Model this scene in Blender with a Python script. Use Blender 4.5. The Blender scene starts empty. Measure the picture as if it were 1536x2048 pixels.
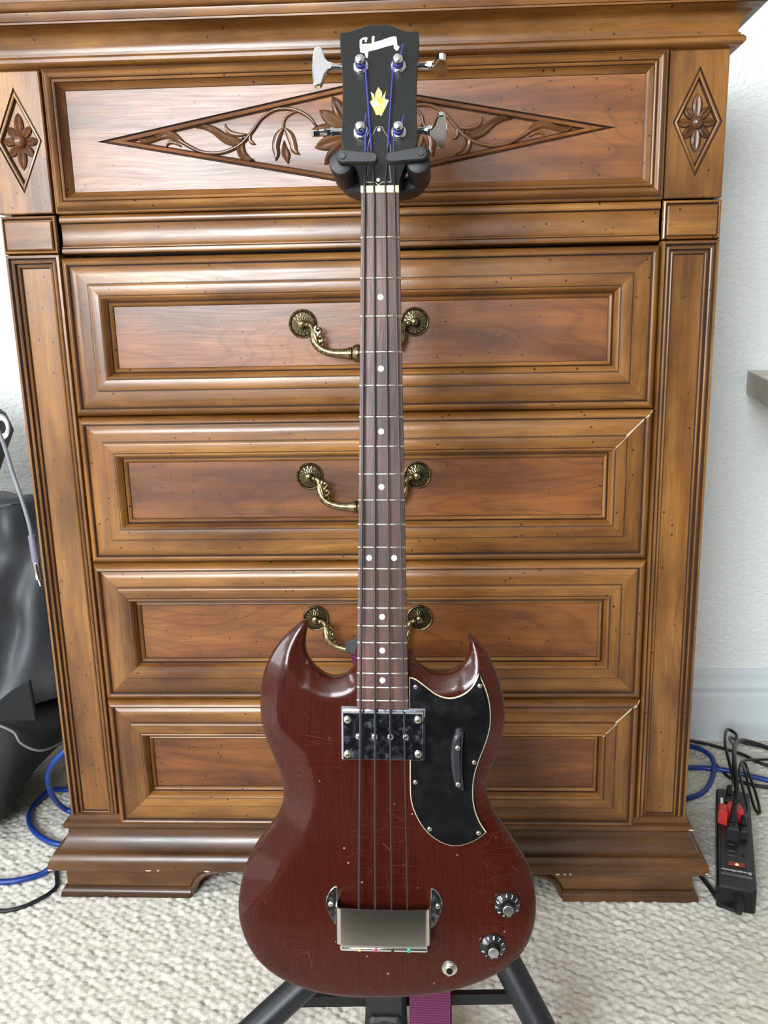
import bpy, bmesh, math, random
import numpy as np
from mathutils import Vector, Matrix
from mathutils.geometry import delaunay_2d_cdt

random.seed(7)
SC = bpy.context.scene
COL = SC.collection

# ------------------------------------------------------------------ camera
def cam_basis(a, b, c):
    ca, sa, cb, sb, cc, sc = math.cos(a), math.sin(a), math.cos(b), math.sin(b), math.cos(c), math.sin(c)
    f = Vector((-sa * cb, ca * cb, -sb)); r0 = Vector((ca, sa, 0)); u0 = r0.cross(f)
    return r0 * cc + u0 * sc, u0 * cc - r0 * sc, f
CAM_POS = Vector((0.1164, -1.1961, 0.9172))
_r, _u, _f = cam_basis(0.0414, 0.2165, -0.0187)
cd = bpy.data.cameras.new('camera')
cam = bpy.data.objects.new('camera', cd); COL.objects.link(cam)
M = Matrix((( _r.x, _u.x, -_f.x, CAM_POS.x), (_r.y, _u.y, -_f.y, CAM_POS.y), (_r.z, _u.z, -_f.z, CAM_POS.z), (0, 0, 0, 1)))
cam.matrix_world = M
cd.sensor_fit = 'VERTICAL'; cd.sensor_height = 36.0; cd.sensor_width = 27.0
cd.lens = 36.0 * 1650.0 / 2048.0
cd.shift_x = -50.06 / 2048.0; cd.shift_y = -10.86 / 2048.0
cd.clip_start = 0.02; cd.clip_end = 50
SC.camera = cam

# ------------------------------------------------------------------ world, lights, exposure
W = bpy.data.worlds.new('world'); SC.world = W; W.use_nodes = True
W.node_tree.nodes['Background'].inputs[0].default_value = (0.75, 0.87, 1.0, 1)
W.node_tree.nodes['Background'].inputs[1].default_value = 1.0

def area(name, loc, target, sx, sy, power, color):
    d = bpy.data.lights.new(name, 'AREA'); d.shape = 'RECTANGLE'; d.size = sx; d.size_y = sy
    d.energy = power; d.color = color
    o = bpy.data.objects.new(name, d); COL.objects.link(o); o.location = loc
    o.rotation_euler = (Vector(target) - Vector(loc)).to_track_quat('-Z', 'Y').to_euler()
    return o
area('window_daylight', (-1.10, -3.62, 1.72), (-1.10, 0, 1.72), 1.50, 1.30, 190, (0.88, 0.95, 1.0))
area('side_fill_light', (-2.62, -1.55, 1.55), (0, -1.55, 1.55), 1.30, 1.30, 62, (0.93, 0.97, 1.0))  # side fill lamp added to brighten the room; no window known there
SC.view_settings.view_transform = 'Standard'
SC.view_settings.look = 'None'
SC.view_settings.exposure = 0.12
SC.view_settings.gamma = 1.0
SC.view_settings.use_curve_mapping = False
try:
    SC.cycles.use_denoising = True
    SC.cycles.max_bounces = 8
except Exception:
    pass

# ------------------------------------------------------------------ materials
class NT:
    def __init__(s, name):
        s.m = bpy.data.materials.new(name); s.m.use_nodes = True
        s.t = s.m.node_tree; s.b = s.t.nodes['Principled BSDF']
    def n(s, typ, **kw):
        x = s.t.nodes.new(typ)
        for k, v in kw.items():
            if k in x.inputs.keys() if isinstance(k, str) and k[0].isupper() else False: x.inputs[k].default_value = v
            else: setattr(x, k, v)
        return x
    def l(s, a, b): s.t.links.new(a, b)
    def coord(s, kind='gv', scale=(1, 1, 1), loc=(0, 0, 0)):
        if kind == 'gv':
            a = s.n('ShaderNodeAttribute', attribute_name='gv'); v = a.outputs['Vector']
        else:
            a = s.n('ShaderNodeTexCoord'); v = a.outputs['Object']
        mp = s.n('ShaderNodeMapping'); mp.inputs['Scale'].default_value = scale; mp.inputs['Location'].default_value = loc
        s.l(v, mp.inputs['Vector']); return mp.outputs[0]
    def noise(s, v, scale=1.0, detail=3, rough=.5, dist=0.0):
        x = s.n('ShaderNodeTexNoise'); x.inputs['Scale'].default_value = scale; x.inputs['Detail'].default_value = detail
        x.inputs['Roughness'].default_value = rough; x.inputs['Distortion'].default_value = dist
        s.l(v, x.inputs['Vector']); return x.outputs['Fac']
    def ramp(s, fac, stops):
        r = s.n('ShaderNodeValToRGB'); e = r.color_ramp.elements
        while len(e) < len(stops): e.new(0.5)
        for i, (p, c) in enumerate(stops):
            e[i].position = p; e[i].color = c if len(c) == 4 else (*c, 1)
        s.l(fac, r.inputs[0]); return r.outputs[0]
    def mix(s, fac, a, b, mode='MIX'):
        x = s.n('ShaderNodeMix', data_type='RGBA', blend_type=mode)
        for sock, val in ((x.inputs[0], fac), (x.inputs[6], a), (x.inputs[7], b)):
            if hasattr(val, 'is_linked'): s.l(val, sock)
            elif isinstance(val, (int, float)): sock.default_value = val
            else: sock.default_value = (*val, 1) if len(val) == 3 else val
        return x.outputs[2]
    def bump(s, h, strength=.2, dist=.002, normal=None):
        x = s.n('ShaderNodeBump'); x.inputs['Strength'].default_value = strength; x.inputs['Distance'].default_value = dist
        s.l(h, x.inputs['Height'])
        if normal is not None: s.l(normal, x.inputs['Normal'])
        return x.outputs[0]
    def set(s, **kw):
        names = dict(color='Base Color', rough='Roughness', metal='Metallic', coat='Coat Weight', coatr='Coat Roughness',
                     spec='Specular IOR Level', normal='Normal', sheen='Sheen Weight', emit='Emission Color', emits='Emission Strength')
        for k, v in kw.items():
            sock = s.b.inputs[names[k]]
            if hasattr(v, 'is_linked'): s.l(v, sock)
            elif isinstance(v, (int, float)): sock.default_value = v
            else: sock.default_value = (*v, 1) if len(v) == 3 else v
        return s.m

def plain(name, color, rough=.5, metal=0.0, bump=0, bscale=200, **kw):
    t = NT(name); t.set(color=color, rough=rough, metal=metal, **kw)
    c = t.coord('obj')
    nf = t.noise(c, bscale * .15, 3)
    if not metal:
        t.set(color=t.mix(t.ramp(nf, [(.3, (0, 0, 0)), (.7, (1, 1, 1))]), tuple(x * .86 for x in color), tuple(min(1, x * 1.12) for x in color)))
    if bump: t.set(normal=t.bump(t.noise(c, bscale, 3), bump, .001))
    return t.m

def wood(name, dark, mid, light, rough=.37, figure=False, coat=.25, speck=True, gscale=1.0):
    t = NT(name)
    warp = t.noise(t.coord('gv', (3.0, 9, 9)), 1, 2)
    base = t.coord('gv', (1, 1, 1))
    add = t.n('ShaderNodeVectorMath', operation='MULTIPLY_ADD')
    t.l(warp, add.inputs[0]); add.inputs[1].default_value = (0, .05, .02); t.l(base, add.inputs[2])
    mp = t.n('ShaderNodeMapping'); mp.inputs['Scale'].default_value = (2.2 * gscale, 26 * gscale, 26 * gscale); t.l(add.outputs[0], mp.inputs['Vector'])
    g1 = t.noise(mp.outputs[0], 1, 5, .6)
    mp2 = t.n('ShaderNodeMapping'); mp2.inputs['Scale'].default_value = (14 * gscale, 330 * gscale, 330 * gscale); t.l(add.outputs[0], mp2.inputs['Vector'])
    g2 = t.noise(mp2.outputs[0], 1, 3, .6)
    col = t.ramp(g1, [(.32, dark), (.5, mid), (.68, light)])
    if figure:
        mp3 = t.n('ShaderNodeMapping'); mp3.inputs['Scale'].default_value = (1.6, 8.0, 8.0); t.l(add.outputs[0], mp3.inputs['Vector'])
        wv = t.n('ShaderNodeTexNoise'); wv.inputs['Scale'].default_value = 1.3; wv.inputs['Detail'].default_value = 1
        t.l(mp3.outputs[0], wv.inputs['Vector'])
        mm = t.n('ShaderNodeMath', operation='MULTIPLY'); t.l(wv.outputs['Fac'], mm.inputs[0]); mm.inputs[1].default_value = 17
        fr = t.n('ShaderNodeMath', operation='FRACT'); t.l(mm.outputs[0], fr.inputs[0])
        lines = t.ramp(fr.outputs[0], [(0, (.35, .35, .35)), (.12, (.0, .0, .0)), (.8, (0, 0, 0)), (1, (.35, .35, .35))])
        col = t.mix(lines, col, tuple(x * .5 for x in dark))
    col = t.mix(t.ramp(g2, [(.30, (.42, .42, .42)), (.62, (0, 0, 0))]), col, tuple(x * .62 for x in dark))
    br = t.ramp(t.noise(t.coord('gv', (4.5, 11, 11)), 1, 4, .6), [(.34, (.45, .37, .32)), (.50, (.92, .90, .88)), (.64, (1.25, 1.25, 1.22))])
    col = t.mix(.85, col, br, 'MULTIPLY')
    if speck:
        v = t.n('ShaderNodeTexVoronoi', voronoi_dimensions='2D'); v.inputs['Scale'].default_value = 30; t.l(t.coord('gv', (1, 1, 1)), v.inputs['Vector'])
        sp = t.ramp(v.outputs['Distance'], [(.034, (1, 1, 1)), (.056, (0, 0, 0))])
        msk = t.ramp(t.noise(t.coord('gv', (9, 9, 9)), 1, 2), [(.47, (0, 0, 0)), (.54, (1, 1, 1))])
        both = t.mix(1.0, sp, msk, 'MULTIPLY')
        col = t.mix(both, col, (.03, .012, .006))
    rr = t.ramp(g2, [(.3, (rough + .10,) * 3), (.7, (rough - .04,) * 3)])
    t.set(color=col, rough=rr, coat=coat, coatr=.22, normal=t.bump(g2, .10, .0006))
    return t.m

M_FRAME = wood('wood_frame', (.125, .046, .0100), (.220, .090, .0185), (.325, .148, .035), rough=.31)
M_PANEL = wood('wood_panel', (.115, .034, .0075), (.200, .066, .0135), (.270, .098, .021), rough=.38, figure=True, coat=.30)
M_DARKW = wood('wood_base', (.050, .019, .0065), (.092, .037, .0105), (.14, .060, .018), rough=.28)
M_FOOT = wood('wood_foot', (.070, .027, .0075), (.130, .054, .0135), (.19, .085, .024), rough=.32)
M_GLAZE = plain('dark_antique_glaze', (.040, .017, .008), .5)
M_CARVE = wood('wood_carving', (.085, .031, .010), (.135, .052, .016), (.19, .078, .025), rough=.27, coat=.6, gscale=.8)
M_INSIDE = plain('raw_case_wood', (.10, .05, .025), .7)
M_BRASS = NT('antique_brass')
_c = M_BRASS.coord('obj')
_n = M_BRASS.noise(_c, 160, 3)
M_BRASS = M_BRASS.set(color=M_BRASS.ramp(_n, [(.35, (.11, .085, .040)), (.62, (.33, .265, .145))]), metal=1.0, rough=.27)
M_BRASSD = plain('brass_patina', (.05, .038, .018), .45, metal=.8)
M_CHROME = NT('chrome'); M_CHROME = M_CHROME.set(color=(.86, .87, .88), metal=1.0, rough=.07)
_t = NT('worn_chrome'); _c = _t.coord('obj')
_v = _t.ramp(_t.noise(_c, 420, 4), [(.60, (0, 0, 0)), (.70, (1, 1, 1))])
M_CHROMEW = _t.set(color=_t.mix(_v, (.60, .63, .70), (.38, .40, .44)), metal=1.0, rough=_t.ramp(_t.noise(_c, 160, 4), [(.4, (.05,) * 3), (.7, (.24,) * 3)]))
_t = NT('brushed_nickel'); _c = _t.coord('obj', (1, .05, 1))
M_NICKEL = _t.set(color=(.60, .57, .54), metal=1.0, rough=.16, normal=_t.bump(_t.noise(_c, 500, 2), .03, .0005))
M_STEEL = plain('string_steel', (.075, .07, .075), .45, metal=.8)
M_SILK = plain('blue_string_silk', (.035, .04, .28), .6)
M_SCREW = plain('screw_nickel', (.72, .68, .60), .28, metal=1.0)
M_BLACKP = NT('black_plastic_plate')
_n = M_BLACKP.noise(M_BLACKP.coord('obj'), 60, 5)
M_BLACKP = M_BLACKP.set(color=(.0045, .0045, .005), rough=M_BLACKP.ramp(_n, [(.35, (.17,) * 3), (.7, (.34,) * 3)]), spec=.45)
M_CREAM = plain('aged_cream_ply', (.72, .60, .42), .45)
M_NUT = plain('nut_bone', (.78, .67, .38), .4)
M_HEAD = plain('headstock_black', (.0075, .0085, .008), .38, bump=.05, bscale=300)
M_PEARL = NT('pearl_inlay')
_n = M_PEARL.noise(M_PEARL.coord('obj'), 190, 3)
M_PEARL = M_PEARL.set(color=M_PEARL.ramp(_n, [(.38, (.62, .43, .10)), (.55, (.78, .62, .26)), (.68, (.85, .80, .62))]), rough=.3)
M_DOT = plain('pearl_dot', (.66, .68, .62), .25)
M_LOGO = NT('bare_logo_patch')
_n = M_LOGO.noise(M_LOGO.coord('obj'), 260, 4)
M_LOGO = M_LOGO.set(color=M_LOGO.ramp(_n, [(.30, (.62, .40, .10)), (.40, (.74, .76, .76)), (.7, (.86, .88, .90))]), rough=.5)
M_RUBBER = plain('black_rubber', (.0085, .009, .0105), .5, bump=.08, bscale=500)
M_PAINTB = plain('black_powder_coat', (.006, .0065, .0075), .38)
M_TUBE = plain('satin_black_tube', (.0095, .011, .0135), .42)
M_ROSE = wood('rosewood', (.045, .020, .015), (.105, .048, .036), (.20, .105, .085), rough=.46, coat=0, speck=False, gscale=1.9)

def cherry():
    t = NT('cherry_red_lacquer')
    c = t.coord('obj', (1, 1, 1))
    grain = t.noise(t.coord('obj', (700, 40, 700)), 1, 4, .6)
    broad = t.noise(t.coord('obj', (16, 3, 16)), 1, 3)
    col = t.ramp(grain, [(.30, (.028, .0035, .0016)), (.52, (.044, .0056, .0023)), (.75, (.066, .0092, .0036))])
    col = t.mix(t.ramp(broad, [(.35, (.0, .0, .0)), (.7, (.55, .55, .55))]), col, (.044, .0056, .0026))
    # lacquer crazing
    wv = t.noise(t.coord('obj', (9, 9, 9)), 1, 2)
    add = t.n('ShaderNodeVectorMath', operation='MULTIPLY_ADD'); t.l(wv, add.inputs[0]); add.inputs[1].default_value = (.08, .05, .0); t.l(t.coord('obj', (14, 120, 5)), add.inputs[2])
    v = t.n('ShaderNodeTexVoronoi', feature='DISTANCE_TO_EDGE'); v.inputs['Scale'].default_value = 1.0; t.l(add.outputs[0], v.inputs['Vector'])
    ed = t.ramp(v.outputs['Distance'], [(.004, (1, 1, 1)), (.010, (0, 0, 0))])
    msk = t.ramp(t.noise(t.coord('obj', (11, 7, 11), (2.1, .3, 0)), 1, 2), [(.50, (0, 0, 0)), (.66, (.30, .30, .30))])
    both = t.mix(1.0, ed, msk, 'MULTIPLY')
    col = t.mix(both, col, (.33, .10, .07))
    # pale nicks
    v2 = t.n('ShaderNodeTexVoronoi', voronoi_dimensions='2D'); v2.inputs['Scale'].default_value = 36; t.l(c, v2.inputs['Vector'])
    nk = t.ramp(v2.outputs['Distance'], [(.028, (1, 1, 1)), (.05, (0, 0, 0))])
    mk = t.ramp(t.noise(t.coord('obj', (21, 21, 21), (4, 1, 0)), 1, 2), [(.58, (0, 0, 0)), (.64, (1, 1, 1))])
    col = t.mix(t.mix(1.0, nk, mk, 'MULTIPLY'), col, (.42, .20, .11))
    rr = .27
    t.set(color=col, rough=rr, coat=.34, coatr=.05, spec=.26, normal=t.bump(grain, .04, .0004))
    return t.m
M_CHERRY = cherry()

def webbing():
    t = NT('purple_webbing')
    a = t.coord('gv', (1, 1, 1))
    w1 = t.n('ShaderNodeTexWave', wave_type='BANDS', bands_direction='X'); w1.inputs['Scale'].default_value = 95; w1.inputs['Distortion'].default_value = .6
    t.l(a, w1.inputs['Vector'])
    w2 = t.n('ShaderNodeTexWave', wave_type='BANDS', bands_direction='Y'); w2.inputs['Scale'].default_value = 160; t.l(a, w2.inputs['Vector'])
    h = t.mix(.35, w1.outputs['Color'], w2.outputs['Color'])
    col = t.mix(h, (.050, .004, .026), (.21, .018, .100))
    return t.set(color=col, rough=.75, normal=t.bump(h, .6, .002))
M_WEB = webbing()
M_LEATHER = plain('dark_leather', (.05, .05, .052), .5, bump=.15, bscale=400)

def wallmat():
    t = NT('textured_wall_paint')
    c = t.coord('obj', (1, 1, 1))
    n1 = t.noise(t.coord('obj', (78, 78, 125)), 1, 4, .55, .6)
    n2 = t.noise(c, 260, 3)
    h = t.mix(.25, t.ramp(n1, [(.40, (0, 0, 0)), (.62, (1, 1, 1))]), n2)
    return t.set(color=(.86, .885, .86), rough=.72, normal=t.bump(h, .5, .004))
M_WALL = wallmat()
M_TRIM = NT('white_trim_paint'); M_TRIM = M_TRIM.set(color=(.70, .735, .76), rough=.35)
M_WALL2 = plain('taupe_wall_paint', (.40, .355, .31), .8)
M_CEIL = plain('ceiling_paint', (.52, .50, .50), .8)

def carpet():
    t = NT('cream_loop_carpet')
    c = t.coord('obj', (1, 1, 1))
    n1 = t.noise(c, 330, 4, .7); n2 = t.noise(c, 5, 3); n3 = t.noise(c, 900, 2)
    col = t.ramp(n1, [(.30, (.56, .52, .45)), (.55, (.75, .71, .63)), (.8, (.84, .82, .75))])
    col = t.mix(t.ramp(n2, [(.4, (0, 0, 0)), (.7, (.5, .5, .5))]), col, (.66, .61, .52), 'MIX')
    return t.set(color=col, rough=.95, spec=.1, sheen=.15, normal=t.bump(t.mix(.5, n1, n3), .5, .003))
M_CARPET = carpet()

# ------------------------------------------------------------------ mesh helpers
_goff = [0.0]
def obj(name, verts, faces, mat, parent=None, smooth=True, angle=35, grain=None, mats=None, fmat=None, rec=True):
    me = bpy.data.meshes.new(name)
    me.from_pydata([tuple(v) for v in verts], [], faces)
    if rec:
        bm = bmesh.new(); bm.from_mesh(me); bmesh.ops.recalc_face_normals(bm, faces=bm.faces); bm.to_mesh(me); bm.free()
    for m in (mats or [mat]): me.materials.append(m)
    if fmat is not None: me.polygons.foreach_set('material_index', fmat)
    if smooth:
        me.polygons.foreach_set('use_smooth', [True] * len(me.polygons))
        me.set_sharp_from_angle(angle=math.radians(angle))
    if grain:
        k = {'x': (0, 2, 1), 'z': (2, 0, 1), 'y': (1, 0, 2)}[grain]
        co = np.array([tuple(v) for v in verts], dtype=np.float32)[:, k]
        _goff[0] += 1.37; co = co + np.array([_goff[0] * 1.7, _goff[0] * .61, _goff[0] * .33], dtype=np.float32)
        at = me.attributes.new('gv', 'FLOAT_VECTOR', 'POINT'); at.data.foreach_set('vector', co.ravel())
    me.update()
    o = bpy.data.objects.new(name, me); COL.objects.link(o)
    if parent is not None: o.parent = parent
    return o

def thing(name, label, cat, loc=(0, 0, 0), group=None):
    o = bpy.data.objects.new(name, None); COL.objects.link(o); o.location = loc
    o.empty_display_size = .05
    o['label'] = label; o['category'] = cat
    if group: o['group'] = group
    return o
def tag(o, label, cat, group=None):
    o['label'] = label; o['category'] = cat
    if group: o['group'] = group
    return o
def struct(o): o['kind'] = 'structure'; return o

class G:
    """geometry collector"""
    def __init__(s): s.v = []; s.f = []; s.m = []
    def add(s, v, f, mi=0):
        o = len(s.v); s.v += [tuple(x) for x in v]; s.f += [tuple(i + o for i in q) for q in f]; s.m += [mi] * len(f); return s
    def box(s, x0, x1, y0, y1, z0, z1, mi=0):
        v = [(x, y, z) for z in (z0, z1) for y in (y0, y1) for x in (x0, x1)]
        return s.add(v, [(0, 2, 3, 1), (4, 5, 7, 6), (0, 1, 5, 4), (2, 6, 7, 3), (0, 4, 6, 2), (1, 3, 7, 5)], mi)
    def tube(s, pts, rad, n=10, caps=True, mi=0):
        pts = [Vector(p) for p in pts]; N = len(pts)
        rad = rad if hasattr(rad, '__len__') else [rad] * N
        t0 = (pts[1] - pts[0]).normalized(); up = Vector((0, 0, 1)) if abs(t0.z) < .9 else Vector((0, 1, 0))
        nrm = (up - t0 * up.dot(t0)).normalized(); V = []; F = []
        for i, p in enumerate(pts):
            t = (pts[min(i + 1, N - 1)] - pts[max(i - 1, 0)]).normalized()
            nrm = (nrm - t * nrm.dot(t)).normalized(); b = t.cross(nrm)
            for k in range(n):
                a = 2 * math.pi * k / n; V.append(p + (nrm * math.cos(a) + b * math.sin(a)) * rad[i])
        for i in range(N - 1):
            for k in range(n):
                F.append((i * n + k, i * n + (k + 1) % n, (i + 1) * n + (k + 1) % n, (i + 1) * n + k))
        if caps: F.append(tuple(range(n))[::-1]); F.append(tuple((N - 1) * n + k for k in range(n)))
        return s.add(V, F, mi)
    def lathe(s, prof, axis='z', c=(0, 0, 0), n=24, mi=0, mis=None):
        """prof = [(radius, height)]; axis direction"""
        V = []; F = []; cx, cy, cz = c
        for r, h in prof:
            for k in range(n):
                a = 2 * math.pi * k / n; p, q = r * math.cos(a), r * math.sin(a)
                V.append({'z': (cx + p, cy + q, cz + h), 'y': (cx + p, cy + h, cz + q), 'x': (cx + h, cy + p, cz + q)}[axis])
        for i in range(len(prof) - 1):
            for k in range(n): F.append((i * n + k, i * n + (k + 1) % n, (i + 1) * n + (k + 1) % n, (i + 1) * n + k))
        F.append(tuple(range(n))[::-1]); F.append(tuple((len(prof) - 1) * n + k for k in range(n)))
        return s.add(V, F, mi)
    def prism(s, poly, z0, z1, inset=0.0, mi=0, axis='z', f=None):
        """extrude a 2-D outline; optional top chamfer by inset; f maps (x, y, h) to 3-D"""
        n = len(poly); f = f or (lambda x, y, h: (x, y, h)); V = []
        lv = [(z0, 0)] + ([(z1 - inset, 0), (z1, inset)] if inset else [(z1, 0)])
        for h, ins in lv:
            for p in (offset(poly, ins) if ins else poly): V.append(f(p[0], p[1], h))
        F = []
        for i in range(len(lv) - 1):
            for k in range(n): F.append((i * n + k, i * n + (k + 1) % n, (i + 1) * n + (k + 1) % n, (i + 1) * n + k))
        F.append(tuple(range(n))[::-1]); F.append(tuple((len(lv) - 1) * n + k for k in range(n)))
        return s.add(V, F, mi)
    def out(s, name, mat, parent=None, **kw):
        return obj(name, s.v, s.f, mat, parent, fmat=s.m if kw.get('mats') else None, **kw)

def area2(p): return .5 * sum(p[i][0] * p[(i + 1) % len(p)][1] - p[(i + 1) % len(p)][0] * p[i][1] for i in range(len(p)))
def offset(poly, d):
    """shrink a polygon by d"""
    n = len(poly); sg = 1 if area2(poly) > 0 else -1; out = []
    for i in range(n):
        a, b, c = poly[i - 1], poly[i], poly[(i + 1) % n]
        e1 = Vector((b[0] - a[0], b[1] - a[1])); e2 = Vector((c[0] - b[0], c[1] - b[1]))
        if e1.length < 1e-9 or e2.length < 1e-9: out.append(b); continue
        e1.normalize(); e2.normalize()
        n1 = Vector((-e1.y, e1.x)) * sg; n2 = Vector((-e2.y, e2.x)) * sg
        m = n1 + n2
        if m.length < 1e-6: out.append(b); continue
        m.normalize(); k = d / max(.45, m.dot(n1)); out.append((b[0] + m.x * k, b[1] + m.y * k))
    return out
def spline(pts, per=6, closed=False):
    """Catmull-Rom through the points (any dimension)"""
    P = [np.array(p, float) for p in pts]; n = len(P); out = []
    rng = range(n) if closed else range(n - 1)
    for i in rng:
        if closed: a, b, c, d = P[i - 1], P[i], P[(i + 1) % n], P[(i + 2) % n]
        else: a, b, c, d = P[max(i - 1, 0)], P[i], P[i + 1], P[min(i + 2, n - 1)]
        for k in range(per):
            t = k / per
            out.append(.5 * (2 * b + (c - a) * t + (2 * a - 5 * b + 4 * c - d) * t * t + (3 * b - a - 3 * c + d) * t ** 3))
    if not closed: out.append(P[-1])
    return [tuple(p) for p in out]

# ================================================================== THE ROOM
XL, XR, YB, YF, ZC = -2.6, 2.6, 0.526, -3.6, 2.6
def quad_wall(name, pts, mat):
    return struct(obj(name, pts, [(0, 1, 2, 3)], mat, smooth=False, rec=False))
quad_wall('wall_back', [(XL, YB, 0), (XR, YB, 0), (XR, YB, ZC), (XL, YB, ZC)], M_WALL)
quad_wall('wall_right', [(XR, YB, 0), (XR, YF, 0), (XR, YF, ZC), (XR, YB, ZC)], M_WALL2)
quad_wall('ceiling', [(XL, YF, ZC), (XR, YF, ZC), (XR, YB, ZC), (XL, YB, ZC)], M_CEIL)
def wall_with_hole(name, axis, c, a0, a1, h0, h1, b0, b1):
    # wall in plane axis=c spanning a0..a1, with an opening h0..h1 x b0..b1
    xs = [a0, h0, h1, a1]; zs = [0, b0, b1, ZC]; V = []; F = []
    for z in zs:
        for x in xs: V.append((x, c, z) if axis == 'y' else (c, x, z))
    for j in range(3):
        for i in range(3):
            if (i, j) != (1, 1): F.append((j * 4 + i, j * 4 + i + 1, j * 4 + i + 5, j * 4 + i + 4))
    struct(obj(name, V, F, M_WALL2, smooth=False))
wall_with_hole('wall_front', 'y', YF, XL, XR, -1.9, -.3, 1.02, 2.42)
wall_with_hole('wall_left', 'x', XL, YF, YB, -2.25, -.85, .88, 2.22)
def window(name, axis, c, h0, h1, b0, b1):
    g = G(); w = .05
    def bx(a, b, z0, z1):
        if axis == 'y': g.box(a, b, c - .03, c + .03, z0, z1)
        else: g.box(c - .03, c + .03, a, b, z0, z1)
    bx(h0, h0 + w, b0, b1); bx(h1 - w, h1, b0, b1); bx(h0, h1, b0, b0 + w); bx(h0, h1, b1 - w, b1)
    struct(g.out(name, M_TRIM, smooth=False))
window('window_1', 'y', YF, -1.9, -.3, 1.02, 2.42)
window('added_side_window', 'x', XL, -2.25, -.85, .88, 2.22)  # made-up window, added to frame the side fill lamp

def baseboard(name, x0, x1):
    prof = [(0, 0), (-.016, 0), (-.016, .100), (-.0155, .106), (-.012, .110), (-.0115, .116), (-.014, .121), (-.014, .128), (-.010, .134),
            (-.0075, .142), (-.0085, .150), (-.0095, .155), (-.008, .162), (-.004, .166), (0, .167)]
    V = [(x, YB + y, z) for x in (x0, x1) for y, z in prof]; n = len(prof)
    F = [(i, i + 1, n + i + 1, n + i) for i in range(n - 1)]
    struct(obj(name, V, F, M_TRIM, angle=30))
baseboard('baseboard_back', XL, XR)

# carpet: looped pile as real relief where it can be seen, flat beyond
def loops(X, Y):
    """height of the looped pile (m): tufts along slanting rows"""
    r = np.random.RandomState(3)
    ca, sa = math.cos(math.radians(-31)), math.sin(math.radians(-31))
    U = X * ca + Y * sa; V = -X * sa + Y * ca
    su, sv = .0145, .0105
    iv = np.floor(V / sv); H = np.zeros_like(X)
    jit = r.rand(1024, 3)
    for dv in (-1, 0, 1):
        jv = iv + dv
        off = (jv % 2) * .5 * su + .2 * su * np.sin(jv * 1.7)
        iu = np.floor((U - off) / su)
        for du in (-1, 0, 1):
            ju = iu + du
            h = ((ju * 73 + jv * 179) % 1024).astype(int)
            cu = (ju + .5 + .30 * (jit[h, 0] - .5)) * su + off; cv = (jv + .5 + .34 * (jit[h, 1] - .5)) * sv
            d2 = ((U - cu) / (.66 * su)) ** 2 + ((V - cv) / (.70 * sv)) ** 2
            H = np.maximum(H, (.75 + .5 * jit[h, 2]) * np.sqrt(np.clip(1 - d2, 0, 1)))
    return H
FX0, FX1, FY0, FY1, FS = -.98, 1.02, -.62, YB, .0031
xs = np.arange(FX0, FX1 + FS, FS); ys = np.arange(FY0, FY1 + FS, FS)
XX, YY = np.meshgrid(xs, ys)
HH = loops(XX, YY)
fade = np.clip(np.minimum.reduce([(XX - FX0), (FX1 - XX), (YY - FY0)]) / .04, 0, 1)
rr = np.random.RandomState(5)
ZZ = -.0045 + .0062 * HH * fade + rr.normal(0, .0003, XX.shape)
nx, ny = len(xs), len(ys)
V = np.stack([XX, YY, ZZ], -1).reshape(-1, 3)
me = bpy.data.meshes.new('floor')
idx = np.arange(nx * ny).reshape(ny, nx)
Fq = np.stack([idx[:-1, :-1], idx[:-1, 1:], idx[1:, 1:], idx[1:, :-1]], -1).reshape(-1, 4)
# outer flat carpet ring
n0 = len(V)
ring_v = [(XL, YF, -.0045), (XR, YF, -.0045), (XR, YB, -.0045), (XL, YB, -.0045), (FX0, FY0, -.0045), (FX1, FY0, -.0045), (FX1, YB, -.0045), (FX0, YB, -.0045)]
V = np.concatenate([V, np.array(ring_v)])
ringf = [(0, 1, 5, 4), (1, 2, 6, 5), (3, 0, 4, 7)]
Fq = np.concatenate([Fq, np.array(ringf) + n0])
me.vertices.add(len(V)); me.vertices.foreach_set('co', V.astype(np.float32).ravel())
me.loops.add(Fq.size); me.loops.foreach_set('vertex_index', Fq.ravel().astype(np.int32))
me.polygons.add(len(Fq)); me.polygons.foreach_set('loop_start', np.arange(0, Fq.size, 4, dtype=np.int32))
me.polygons.foreach_set('use_smooth', np.ones(len(Fq), dtype=bool))
me.materials.append(M_CARPET); me.update(calc_edges=True); me.validate()
fo = bpy.data.objects.new('floor', me); COL.objects.link(fo); struct(fo)

# ================================================================== THE DRESSER
DR = thing('dresser', 'tall carved brown wooden chest of drawers with brass pulls standing against the wall', 'dresser', (0, .2, 0))
def dp(o):
    """parts were modelled in room coordinates: keep them there under the empty"""
    o.matrix_parent_inverse = Matrix.Translation((0, -.2, 0)); return o
class DPart:
    pass
def sub(o, parent): return o      # children of parts whose origin is the world origin need no offset

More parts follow.
